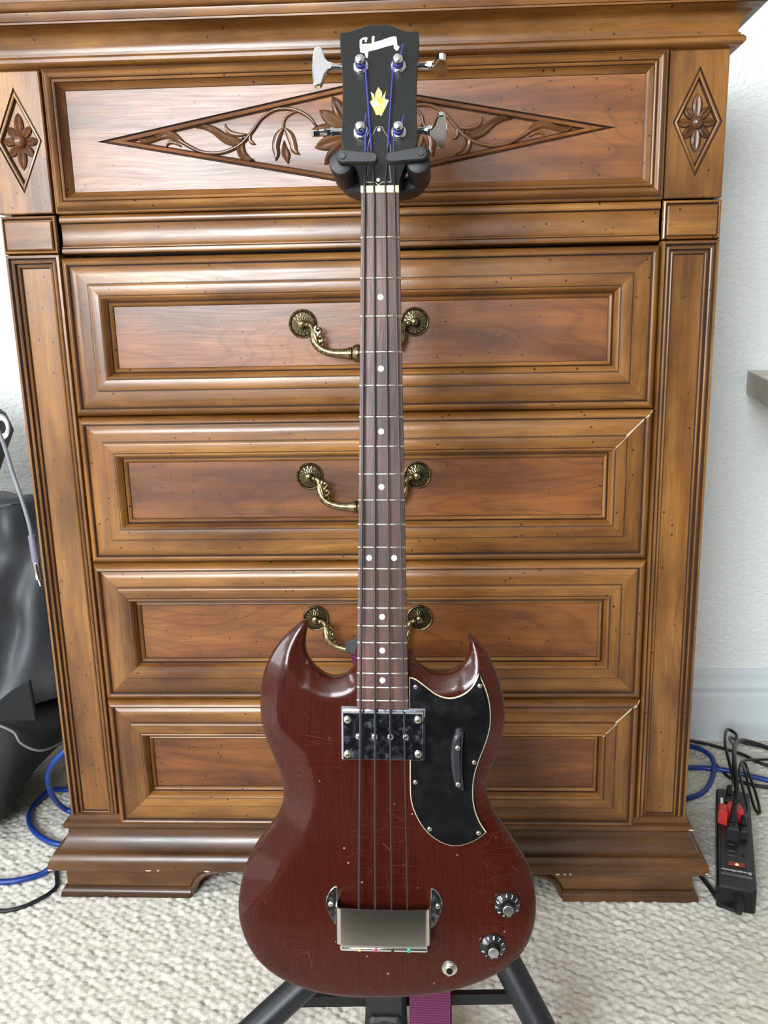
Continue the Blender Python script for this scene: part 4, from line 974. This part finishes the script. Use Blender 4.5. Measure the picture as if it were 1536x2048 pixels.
# yoke: a U of moulded plastic behind the nut with two rubber-sleeved posts and two locking arms
yk = lambda x, y, z: tuple(BW(x, y, z))
g = G()
out = [(-49.5, 45), (-49.6, 24), (-47.6, 14.8), (-42.8, 6.6), (-32.9, 1.2), (-21.9, -1.6), (0, -3), (18.3, -1.6), (34.5, 1.8), (43.4, 8.0), (47.8, 16.5), (49.8, 26), (50.2, 45)]
inn = [(30.5, 45), (30, 26), (26, 18), (0, 14), (-26, 18), (-30, 26), (-30.5, 45)]
g.prism(mmp(spline(out, 3) + spline(inn, 3)), -.060, -.034, inset=.003, f=lambda x, y, h: yk(x, y + .0105, h))
stp(g.out('yoke', M_RUBBER, ST, angle=40))
for s in (-1, 1):
    ax = -.0385 if s < 0 else .0395; ay0 = .0275
    g = G(); prof = [(.0115, -.045), (.0122, -.040), (.0122, .0085), (.0112, .0120), (.0080, .0130)]
    g.lathe(prof, 'z', (0, 0, 0), 24); g.v = [yk(ax + x, ay0 + y + .0, z) for x, y, z in g.v]
    po = stp(g.out('yoke_post', M_RUBBER, ST, angle=45))
    # locking arm swung across the front
    if s < 0: a, b = (-.0355, .0318), (-.0055, .0302)
    else: a, b = (.0425, .0336), (.0125, .0302)
    P = []; r = .0060; dx, dy = b[0] - a[0], b[1] - a[1]; th = math.atan2(dy, dx)
    for k in range(13): P.append((a[0] + (r + .0006) * math.cos(th + math.pi / 2 + math.pi * k / 12), a[1] + (r + .0006) * math.sin(th + math.pi / 2 + math.pi * k / 12)))
    for k in range(9): P.append((b[0] + r * .86 * math.cos(th - math.pi / 2 + math.pi * k / 8), b[1] + r * .86 * math.sin(th - math.pi / 2 + math.pi * k / 8)))
    P = [(p[0], p[1] - .0015) for p in P]
    g = G(); g.prism(P, .0130, .0235, inset=.0012, f=lambda x, y, h: yk(x, y, h)); ar = stp(g.out('locking_arm', M_RUBBER, ST, angle=40))
    g = G(); g.lathe([(.0034, .0236), (.0034, .0243), (.0030, .0247), (.0001, .0247)], 'z', (0, 0, 0), 20); g.v = [yk(a[0] + x, a[1] - .0015 + y, z) for x, y, z in g.v]
    obj('pivot_cap', g.v, g.f, M_PAINTB, ar, angle=40)
g = G(); top = BW(0, .012, -.058); g.tube([BW(0, .016, -.052), BW(0, -.02, -.066), (.052, -.262, .95), (.05, -.270, .30), (.05, -.272, .14)], .0125, 16); stp(g.out('upright_tube', M_TUBE, ST))
g = G(); g.lathe([(.012, .0), (.024, .004), (.026, .02), (.026, .055), (.022, .07), (.014, .075)], 'z', (.05, -.272, .20), 24); stp(g.out('leg_hub', M_PAINTB, ST))
for nm, a, b in (('l', (.018, -.292, .1765), (-.2165, -.4145, .0200)), ('r', (.098, -.243, .2985), (.2745, -.4040, .0205))):
    g = G(); a, b = Vector(a), Vector(b); e = a + (b - a) * .93
    g.tube([a, e], .0178, 24); lg = stp(g.out('leg', M_TUBE, ST))
    g = G(); g.tube([e - (b - a) * .05, e, b], [.0195, .0200, .0192], 20); obj('rubber_foot', g.v, g.f, M_RUBBER, lg)
# front leg with a ribbed rubber pad
g = G(); w0, w1 = .0245, .0275
V = []
for (y, z), w in (((-.285, .20), .022), ((-.318, .128), .0235), ((-.326, .098), .0245), ((-.337, .055), .0265), ((-.350, .004), .028)):
    V += [(.040 - w, y + .011, z + .003), (.040 - w, y - .009, z), (.040 - w + .004, y - .013, z - .001), (.040 + w - .004, y - .013, z - .001), (.040 + w, y - .009, z), (.040 + w, y + .011, z + .003)]
F = [(i * 6 + k, i * 6 + (k + 1) % 6, (i + 1) * 6 + (k + 1) % 6, (i + 1) * 6 + k) for i in range(4) for k in range(6)] + [tuple(range(6)), tuple(range(24, 30))[::-1]]
g.add(V, F); fl = stp(g.out('front_leg', M_RUBBER, ST, angle=25))
g = G(); g.prism(spline([(.020, .086), (.028, .0895), (.040, .0900), (.052, .0895), (.060, .086), (.0645, .05), (.066, .012), (.014, .012), (.0155, .05)], 2, True), 0, .0035, inset=.001, f=lambda x, z, h: (x, -.3380 - (.0900 - z) * .26 - h - .004, z)); obj('grip_pad', g.v, g.f, M_RUBBER, fl, angle=40)
for r in range(2):
    for k in range(14):
        x = .0225 + k * .0027; g = G(); z1 = .0855 - .0005 * abs(k - 6.5)
        yb = lambda z: -.3380 - (.0900 - z) * .26 - .0075
        if r == 0: g.tube([(x, yb(z1), z1), (x, yb(.060), .060)], .00085, 6)
        else: g.tube([(x, yb(.054), .054), (x, yb(.02), .02)], .00085, 6)
        obj('grip_rib', g.v, g.f, M_RUBBER, fl)
g = G(); g.box(.0385, .0400, -.3355, -.3310, .096, .116); obj('strap_slot', g.v, g.f, M_PAINTB, fl, smooth=False)
g = G(); A, B = Vector((-.095, -.300, .069)), Vector((.205, -.300, .0795)); d = (B - A)
for p in (A, B): g.v += [tuple(p + Vector((0, y, z))) for y, z in ((-.004, -.0078), (.004, -.0078), (.004, .0078), (-.004, .0078))]
g.f = [(k, (k + 1) % 4, 4 + (k + 1) % 4, 4 + k) for k in range(4)] + [(0, 1, 2, 3), (7, 6, 5, 4)]; g.m = [0] * 6
stp(g.out('cross_brace', M_PAINTB, ST, smooth=False))

# ================================================================== THE STRAP
def band(path, width, thick, name, mat, parent=None, wdir=None, per=8):
    """flat woven band: path of (x, y, z, width-scale, twist angle)"""
    sp = spline(path, per); V = []; gv = []; s = 0
    for i, p in enumerate(sp):
        a, b = sp[max(i - 1, 0)], sp[min(i + 1, len(sp) - 1)]
        t = Vector((b[0] - a[0], b[1] - a[1], b[2] - a[2])).normalized()
        w = Vector((math.cos(p[4]), math.sin(p[4]), 0)); w = (w - t * w.dot(t)).normalized(); n = t.cross(w)
        if i: s += (Vector(p[:3]) - Vector(sp[i - 1][:3])).length
        hw_ = width * .5 * p[3]; c = Vector(p[:3])
        for u, q in ((-1, -.5), (-.5, -.5), (0, -.5), (.5, -.5), (1, -.5), (1, .5), (.5, .5), (0, .5), (-.5, .5), (-1, .5)):
            V.append(tuple(c + w * hw_ * u + n * thick * q)); gv.append((s, hw_ * u, q * thick))
    m = 10; N = len(sp); F = [(i * m + k, i * m + (k + 1) % m, (i + 1) * m + (k + 1) % m, (i + 1) * m + k) for i in range(N - 1) for k in range(m)] + [tuple(range(m)), tuple(range((N - 1) * m, N * m))[::-1]]
    o = obj(name, V, F, mat, parent, angle=50)
    at = o.data.attributes.new('gv', 'FLOAT_VECTOR', 'POINT'); at.data.foreach_set('vector', np.array(gv, dtype=np.float32).ravel())
    return o
sp_path = [(.0220, -.312, .566, .60, .10), (.0240, -.311, .548, .56, .10), (.0270, -.308, .525, .50, .15), (.0400, -.300, .470, .7, .3), (.0800, -.292, .36, .9, .3), (.0980, -.300, .24, 1, .0), (.0960, -.322, .175, 1, -.02),
           (.0955, -.340, .130, 1, -.03), (.0950, -.346, .085, 1, -.03), (.0945, -.348, .045, 1.02, -.03), (.0950, -.338, .018, 1.02, -.03), (.0960, -.312, .010, 1, 0), (.0970, -.285, .030, 1, 0), (.0975, -.275, .080, 1, 0)]
strap = band(sp_path, .0500, .0022, 'guitar_strap', M_WEB)
tag(strap, 'purple woven strap hanging from the bass, seen under the body and beside the neck', 'strap')
g = G(); g.prism([(.004, .5560), (.0055, .5655), (.020, .5730), (.040, .5740), (.040, .5480), (.0120, .5520)], 0, .003, inset=.0006, f=lambda x, z, h: (x, -.3135 - h, z)); obj('leather_end', g.v, g.f, M_LEATHER, strap, angle=40)

# ================================================================== POWER STRIP
PSA = math.atan2(-.09, .285)       # its long axis leans to the left towards the camera
ps = thing('power_strip', 'black power strip lying on the carpet right of the dresser, red switch lit', 'power strip', (.6185, .1020, .002)); ps.rotation_euler = (0, 0, PSA)
PL, PW, PH = .296, .0590, .0400
def rrect(w, l, r, n=5):
    P = []
    for cx, cy, a0 in ((w / 2 - r, l / 2 - r, 0), (-w / 2 + r, l / 2 - r, 90), (-w / 2 + r, -l / 2 + r, 180), (w / 2 - r, -l / 2 + r, 270)):
        for k in range(n): a = math.radians(a0 + 90 * k / (n - 1)); P.append((cx + r * math.cos(a), cy + r * math.sin(a)))
    return P
M_PSB = plain('power_strip_black', (.006, .006, .0065), .36)
M_PSG = plain('socket_grey', (.12, .12, .12), .5)
g = G(); g.prism(rrect(PW, PL, .006), 0, PH, inset=.003); g.out('housing', M_PSB, ps, angle=40)
g = G(); g.prism([(x, y + .018) for x, y in rrect(PW * .80, PL * .82, .004)], PH, PH + .0012, inset=.0005); g.out('socket_plate', M_PSB, ps, angle=40)
for yc in (-.028, -.060):
    for dy in (.0075, -.0055):
        g = G(); g.box(-.0125, -.0015, yc + dy - .0010, yc + dy + .0010, PH + .0012, PH + .0017); g.out('socket_slot', M_PSG, ps, smooth=False)
    g = G(); g.lathe([(.0032, 0), (.0032, .0006), (.0001, .0006)], 'z', (.0120, yc + .001, PH + .0012), 14); g.out('earth_hole', plain('earth_hole_black', (.004, .004, .004), .7), ps)
M_RED = NT('lit_red_switch'); M_RED = M_RED.set(color=(.10, .008, .005), emit=(1, .06, .01), emits=.10, rough=.3)
M_GLOW = NT('switch_neon'); M_GLOW = M_GLOW.set(color=(1, .45, .2), emit=(1, .40, .14), emits=3.0)
g = G(); g.box(-.0165, .0165, -.0960, -.0830, PH + .0004, PH + .0022); g.out('switch_frame', M_PAINTB, ps, smooth=False)
g = G(); g.prism([(-.0125, -.0945), (.0125, -.0945), (.0125, -.0845), (-.0125, -.0845)], PH + .002, PH + .0042, inset=.001); g.out('rocker_switch', M_RED, ps)
g = G(); g.lathe([(.0028, 0), (.0022, .0006), (.0001, .0008)], 'z', (.001, -.0920, PH + .0042), 12); g.out('neon_light', M_GLOW, ps)
g = G(); g.box(-.0235, .0235, -.1180, -.1130, PH - .0002, PH + .0006); g.out('grey_line', M_PSG, ps, smooth=False)
cu = bpy.data.curves.new('maker_name', 'FONT'); cu.body = 'Superdanny'; cu.size = .0098; cu.align_x = 'CENTER'; cu.align_y = 'CENTER'; cu.extrude = .0001; cu.offset = .0002
to = bpy.data.objects.new('maker_name', cu); COL.objects.link(to)
me_ = bpy.data.meshes.new_from_object(to.evaluated_get(bpy.context.evaluated_depsgraph_get())); bpy.data.objects.remove(to)
obj('maker_name', [(-v.co.x, -.1050 - v.co.y, PH + .0010 + v.co.z) for v in me_.vertices], [tuple(p.vertices) for p in me_.polygons], plain('printed_white', (.75, .75, .75), .5), ps, smooth=False)
g = G(); g.tube([(.004, -.146, .022), (.004, -.160, .020), (.003, -.172, .014)], [.0085, .0072, .0052], 16); g.out('strain_relief', M_RUBBER, ps)
PSM = Matrix.Translation((.6185, .1020, .002)) @ Matrix.Rotation(PSA, 4, 'Z')
def psw(x, y, z): return tuple(PSM @ Vector((x, y, z)))
inv = PSM.inverted()
cord = [psw(.003, -.168, .014), (.572, -.050, .010), (.556, -.030, .006), (.549, .010, .006), (.543, .040, .006), (.5335, .090, .006), (.540, .18, .006), (.56, .30, .006), (.60, .44, .006)]
g = G(); g.tube([tuple(inv @ Vector(p)) for p in spline(cord, 6)], .0038, 10); g.out('supply_cord', M_RUBBER, ps)
def plug(name, label, x, y, body, mat, ang=0, cat='plug'):
    t = thing(name, label, cat, psw(x, y, PH + .0012)); t.rotation_euler = (0, 0, PSA + ang); return t
# red adapter lying over the top sockets
ra = thing('red_plug', 'red plug in the power strip under the black plugs', 'plug', psw(-.0030, .045, PH + .0012)); ra.rotation_euler = (0, 0, PSA)
M_REDP = plain('red_plastic', (.62, .035, .030), .40)
g = G(); g.prism([(-.0245, -.020), (-.0095, -.024), (-.0095, .008), (-.0245, .008)], 0, .024, inset=.002); g.out('red_block', M_REDP, ra, angle=40)
g = G(); g.prism(spline([(-.0100, .004), (-.0085, .024), (.004, .027), (.014, .020), (.0185, .006), (.0190, -.008), (.0140, -.0105), (.004, -.004)], 3, True), 0, .020, inset=.002); g.out('red_body', M_REDP, ra, angle=40)
g = G(); g.box(-.0195, -.0150, .0405, .0600, 0, .004); g.out('metal_tag', M_CHROME, ra, smooth=False)
def black_plug(label, x, y, w, l, h, path, r=.0036, grey=False):
    t = thing('black_plug', label, 'plug', psw(x, y, PH + .0012)); mt = PSM @ Matrix.Translation((x, y, PH + .0012)); t.rotation_euler = (0, 0, PSA)
    g = G(); g.prism([(-w / 2, -l / 2), (w / 2, -l / 2), (w * .36, l / 2), (-w * .36, l / 2)], 0, h, inset=.003); g.out('plug_body', M_RUBBER, t, angle=40)
    g = G(); g.tube([(0, l * .30, h * .9), (0, l * .55, h * 1.25), (0, l * .8, h * 1.5)], [.0062, .0052, .0042], 12); g.out('plug_neck', M_RUBBER, t)
    im = mt.inverted(); pts = [(0, l * .75, h * 1.45)] + [tuple(im @ Vector(p)) for p in path]
    g = G(); g.tube(spline(pts, 6), r, 10); g.out('plug_cable', M_PSB, t, angle=60)
    return t
black_plug('front black plug on the power strip, its thick cable running back and right', -.0040, -.0080, .0200, .030, .024, [psw(.002, .060, .088), (.655, .225, .115), (.690, .310, .105), (.735, .345, .085), (.83, .340, .05), (.98, .33, .008)], .0046)
black_plug('black plug right of the red plug with a thin looped cable', .0135, .0000, .0130, .026, .016, [psw(.022, .055, .060), (.676, .250, .075), (.701, .300, .070), (.713, .300, .045), (.716, .255, .014), (.708, .222, .006), (.704, .240, .010), (.708, .300, .040), (.730, .37, .03), (.80, .42, .006), (.98, .43, .006)], .0026)
black_plug('rear black plug on the power strip with a doubled-back cable', -.0080, .0900, .0150, .026, .018, [psw(.000, .150, .060), (.676, .330, .085), (.700, .400, .080), (.716, .425, .072), (.724, .405, .070), (.712, .380, .060), (.735, .470, .03), (.775, .490, .006), (.83, .470, .006), (.98, .46, .006)], .0032)

# ================================================================== CABLES ON THE CARPET
M_BLUE = plain('blue_cable_jacket', (.008, .042, .24), .38)
def cable(label, pts, r, mat, name='cable', cat='cable'):
    p0 = Vector((pts[0][0], pts[0][1], 0)); g = G(); g.tube([Vector(p) - p0 for p in spline(pts, 8)], r, 10)
    o = g.out(name, mat, None, angle=60); o.location = p0; return tag(o, label, cat)
r = .0052
cable('blue cable looping on the carpet left of the dresser foot', [(-.515, .14, .225), (-.540, .115, .205), (-.562, .108, .186), (-.580, .115, .168), (-.601, .135, .138), (-.612, .150, .110), (-.624, .180, .062), (-.622, .212, .016), (-.605, .215, .006), (-.575, .205, .006), (-.538, .222, .006), (-.528, .262, .006), (-.548, .308, .006), (-.615, .300, .006), (-.655, .290, .008), (-.678, .272, .016), (-.692, .240, .008), (-.690, .212, .006), (-.675, .180, .006), (-.650, .150, .006), (-.618, .126, .006), (-.582, .112, .006), (-.535, .116, .006)], r, M_BLUE)
cable('blue cable coming from under the left end of the dresser to the picture edge', [(-.528, .072, .008), (-.545, .060, .012), (-.563, .044, .0125), (-.578, .031, .006), (-.597, .019, .006), (-.618, .011, .006), (-.645, .008, .006), (-.70, .010, .006), (-.80, .03, .006)], r, M_BLUE)
cable('thin black cable curving below the blue one, left of the dresser', [(-.530, .078, .004), (-.546, .062, .003), (-.5595, .045, .003), (-.5500, .024, .004), (-.5400, .001, .004), (-.5440, -.017, .004), (-.556, -.034, .004), (-.571, -.049, .004), (-.590, -.058, .004), (-.610, -.059, .004), (-.66, -.050, .004), (-.76, -.01, .004)], .0034, M_RUBBER)
cable('blue cable making a half loop beside the right end of the dresser', [(.560, .470, .006), (.62, .474, .006), (.651, .462, .012), (.668, .440, .016), (.676, .415, .018), (.674, .384, .017), (.661, .348, .010), (.638, .309, .006), (.612, .283, .006), (.58, .27, .006), (.54, .268, .006)], r, M_BLUE)
cable('blue cable lying straight behind the power strip', [(.54, .36, .006), (.60, .382, .006), (.630, .386, .006), (.661, .384, .006), (.693, .372, .009), (.740, .354, .006), (.785, .330, .006), (.90, .28, .006), (1.0, .27, .006)], r, M_BLUE)
cable('black cable along the baseboard behind the power strip', [(.54, .515, .004), (.62, .510, .004), (.664, .502, .004), (.702, .484, .004), (.732, .462, .004), (.757, .442, .004), (.79, .40, .004), (.90, .36, .004), (1.0, .35, .004)], .0034, M_RUBBER)
cable('black cable passing under the blue half loop on the right', [(.56, .47, .004), (.64, .484, .004), (.672, .474, .004), (.682, .445, .004), (.688, .395, .001), (.700, .352, .001), (.732, .325, .004), (.765, .314, .004), (.88, .29, .004), (1.0, .30, .004)], .0036, M_RUBBER)

# ================================================================== DESK
M_DESK = plain('beige_laminate', (.62, .55, .44), .45)
dk = thing('desk', 'beige desk top reaching into the picture right of the dresser', 'desk', (1.1, .2, 0))
P = [(.737, .520), (.6395, .110), (.66, .09), (1.9, -.03), (1.9, .520)]
g = G(); g.prism([(x - 1.1, y - .2) for x, y in P], .7700, .8150, inset=.0012); g.out('desk_top', M_DESK, dk, angle=25)
for x, y in ((1.15, .12), (1.15, .46), (1.8, .06), (1.8, .46)):
    g = G(); g.box(x - 1.1 - .025, x - 1.1 + .025, y - .2 - .025, y - .2 + .025, -.002, .77); g.out('desk_leg', M_DESK, dk, smooth=False)

# ================================================================== LEFT OF THE DRESSER
M_GREYV = NT('grey_vinyl')
_c = M_GREYV.coord('obj'); _n = M_GREYV.noise(M_GREYV.coord('obj', (9, 9, 4)), 1, 4)
M_GREYV = M_GREYV.set(color=M_GREYV.ramp(_n, [(.35, (.030, .033, .037)), (.7, (.085, .092, .10))]), rough=.58, normal=M_GREYV.bump(M_GREYV.noise(_c, 420, 3), .10, .001))
M_CHAR = plain('charcoal_cloth', (.013, .0145, .0145), .85, bump=.3, bscale=600)
M_SEAM = plain('grey_piping', (.16, .16, .155), .6)
# speaker box with a pale-rimmed port
sb = thing('speaker', 'grey speaker box with a white-rimmed port at the left picture edge', 'speaker', (-.708, .20, .64))
g = G(); P = [(-.54, .02), (.070, .02), (.118, .120), (.108, .148), (.075, .175), (-.14, .24), (-.54, .24)]
g.prism(P, .062, .105, inset=.006, f=lambda x, z, h: (x, -h, z)); g.out('cabinet', plain('grey_shell', (.07, .076, .082), .45), sb, angle=35)
PCX, PCY, PCZ = .1220, -.1060, .130
g = G(); V = []; n = 28
for rr_, h in ((.0090, .001), (.0100, .0055), (.0130, .0075), (.0165, .0065), (.0182, .002), (.0182, -.003)):
    for k in range(n): a = 2 * math.pi * k / n; V.append((PCX + rr_ * .72 * math.cos(a) + h * .5, PCY - h, PCZ + rr_ * 1.12 * math.sin(a)))
g.add(V, [(i * n + j, i * n + (j + 1) % n, (i + 1) * n + (j + 1) % n, (i + 1) * n + j) for i in range(5) for j in range(n)]); g.out('port_rim', plain('white_rim', (.74, .72, .66), .4), sb)
g = G(); g.add([(PCX + .0005 + .0095 * .72 * math.cos(2 * math.pi * k / n), PCY - .0015, PCZ + .0108 * math.sin(2 * math.pi * k / n)) for k in range(n)], [tuple(range(n))]); g.out('port_hole', plain('port_black', (.004, .004, .004), .8), sb)
g = G(); g.tube([(-.52, -.083, .03), (-.52, -.083, -.60)], .016, 14); g.tube([(-.52, -.083, -.60), (-.52, -.083, -.642)], [.09, .10], 20); g.out('stand_pole', M_TUBE, sb)
# grey vinyl bag: creased front and folded top
bag = thing('vinyl_bag', 'creased grey vinyl bag slumped beside the left side of the dresser', 'bag', (-.78, .18, .22))
random.seed(11)
def bagpt(u, v):
    """u across (0 left .. 1 right edge), v up"""
    zr = [(0, .006), (.10, .008), (.25, .010), (.42, .012), (.60, .008), (.78, .010), (.90, .008), (.96, .002), (1, -.012)]
    for (v0, x0), (v1, x1) in zip(zr, zr[1:]):
        if v <= v1: xr = x0 + (x1 - x0) * (v - v0) / (v1 - v0); break
    xr += -.572; x = -1.02 + (xr + 1.02) * u
    fold = .026 * math.sin(u * 21 + v * 5.5 + 1.4 * math.sin(v * 6)) * (.4 + .6 * math.sin(math.pi * min(1, v * 1.1))) + .010 * math.sin(u * 43 - v * 9) + .009 * math.sin(v * 19 + u * 8)
    y = .095 + .10 * (1 - math.sqrt(max(0, 1 - max(0, (u - .72) / .28) ** 2))) * 1.3 + fold * (1 - .7 * max(0, (u - .85) / .15)) + .05 * v ** 3
    return (x + .78, y - .18, .270 + .368 * v - .22)
NU, NVV = 60, 44; V = []
for j in range(NVV + 1):
    for i in range(NU + 1): V.append(bagpt(i / NU, j / NVV))
# folded top and back
for i in range(NU + 1): x, y, z = bagpt(i / NU, 1); V.append((x, y + .05, z + .006 * math.sin(i * .3)))
for i in range(NU + 1): x, y, z = bagpt(i / NU, 1); V.append((x, .10, z - .03))
for i in range(NU + 1): x, y, z = bagpt(i / NU, 0); V.append((x, .12, z))
F = [(j * (NU + 1) + i, j * (NU + 1) + i + 1, (j + 1) * (NU + 1) + i + 1, (j + 1) * (NU + 1) + i) for j in range(NVV + 3) for i in range(NU)]
obj('bag_body', V, F, M_GREYV, bag, angle=70)
g = G(); top = [bagpt(u, .985) for u in np.linspace(.45, .97, 16)]; g.tube([(p[0], p[1] - .006, p[2] - .004 - .03 * abs(k - 13) / 14) for k, p in enumerate(top)], .0035, 8); g.out('piping', M_LEATHER, bag)
g = G(); V = []
hole = [(-.640, .275), (-.648, .300), (-.610, .330), (-.575, .350), (-.573, .300), (-.572, .276)]
g.prism([(x + .78, z - .22) for x, z in hole], 0, .005, inset=.002, f=lambda x, z, h: (x, -.114 - h, z)); g.out('open_pocket', plain('pocket_black', (.004, .004, .005), .9), bag, angle=40)
# charcoal gig bag on the floor
gb = thing('gig_bag', 'charcoal padded gig bag with grey seam lying on the carpet at left', 'bag', (-.87, .25, .0))
V = []; nu, nv = 40, 26
for j in range(nv + 1):
    ph = -math.pi / 2 + math.pi * j / nv
    for i in range(nu):
        a = 2 * math.pi * i / nu; e = lambda c, p: math.copysign(abs(c) ** p, c)
        cx, cy, cz = e(math.cos(ph), .5) * e(math.cos(a), .6), e(math.cos(ph), .5) * e(math.sin(a), .6), e(math.sin(ph), .6)
        lean = .15 * ((cz + 1) / 2) ** 1.5
        V.append((.185 * cx * (1 + .05 * math.sin(3 * cz + 2 * a)) + lean + .010 * math.sin(a * 5 + cz * 3), .175 * cy + .012 * math.sin(a * 4 + cz * 4) + .03 * cz, max(-.003, .140 + .126 * cz + .005 * math.sin(a * 3))))
F = [(j * nu + i, j * nu + (i + 1) % nu, (j + 1) * nu + (i + 1) % nu, (j + 1) * nu + i) for j in range(nv) for i in range(nu)]
obj('bag_shell', V, F, M_CHAR, gb, angle=70)
g = G(); g.tube(spline([(.200, -.150, .252), (.238, -.158, .240), (.252, -.162, .220), (.278, -.150, .200), (.292, -.10, .188), (.300, -.04, .180)], 6), .0022, 8); g.out('seam', M_SEAM, gb)
# instrument cable hanging down beside the bag, jack plug at its end
jc = thing('instrument_cable', 'grey cable hanging at left with a silver jack plug on its end', 'cable', (-.6, .06, .5))
cp = [(-.640, .06, .86), (-.588, .06, .795), (-.570, .06, .755), (-.559, .06, .700), (-.549, .06, .655), (-.5430, .06, .620), (-.5410, .06, .598)]
g = G(); g.tube([(x + .6, y - .06, z - .5) for x, y, z in spline(cp, 8)], .0032, 10); g.out('cable_run', plain('grey_cable_jacket', (.22, .23, .25), .5), jc)
def seg(name, z0, z1, r0, r1, mat, x0=.0510, x1=.0520):
    g = G(); g.tube([(x0, 0, z0 - .5), (x0 * .98 + x1 * .02, 0, z0 - .5 - .002), (x1, 0, z1 - .5)], [r0 * .9, r0, r1], 16); g.out(name, mat, jc, angle=40)
seg('plug_sleeve', .600, .555, .0058, .0066, plain('plug_grey', (.16, .15, .19), .45), .0590, .0615)
seg('plug_barrel', .556, .527, .0064, .0064, M_CHROME, .0615, .0635)
seg('plug_tip', .528, .515, .0036, .0022, M_CHROME, .0635, .0642)

# ================================================================== BEHIND THE CAMERA (unseen seating, added to darken what the chrome reflects)
M_NAVY = plain('added_sofa_navy', (.010, .013, .022), .85)
so = thing('added_sofa', 'unseen dark navy seat added behind the camera to darken the pickup reflection', 'added_sofa', (.1, -2.12, 0))  # added out of view so the pickup mirrors something dark
def cushion(name, x0, x1, y0, y1, z0, z1, r=.05):
    g = G(); g.prism([(x0, y0), (x1, y0), (x1, y1), (x0, y1)], z0, z1, inset=r); g.out(name, M_NAVY, so, angle=40)
cushion('seat_base', -1.0, 1.0, -.40, .45, .002, .30, .02)
for k in range(2): cushion('seat_cushion', -.80 + .8 * k, .0 + .8 * k, -.20, .46, .30, .46)
cushion('backrest', -.98, .98, -.44, -.20, .30, .84)
for k in (-1, 1): cushion('armrest', min(k * .80, k * 1.0), max(k * .80, k * 1.0), -.42, .46, .30, .62)

ot = thing('added_ottoman', 'unseen low grey block added behind the camera to darken the bridge cover reflection', 'added_ottoman', (.15, -1.25, 0))  # added out of view to dull the carpet mirrored in the bridge cover
g = G(); g.prism([(-.38, -.25), (.38, -.25), (.38, .25), (-.38, .25)], .002, .14, inset=.02); g.out('padded_block', plain('added_ottoman_grey', (.060, .056, .054), .85), ot, angle=40)
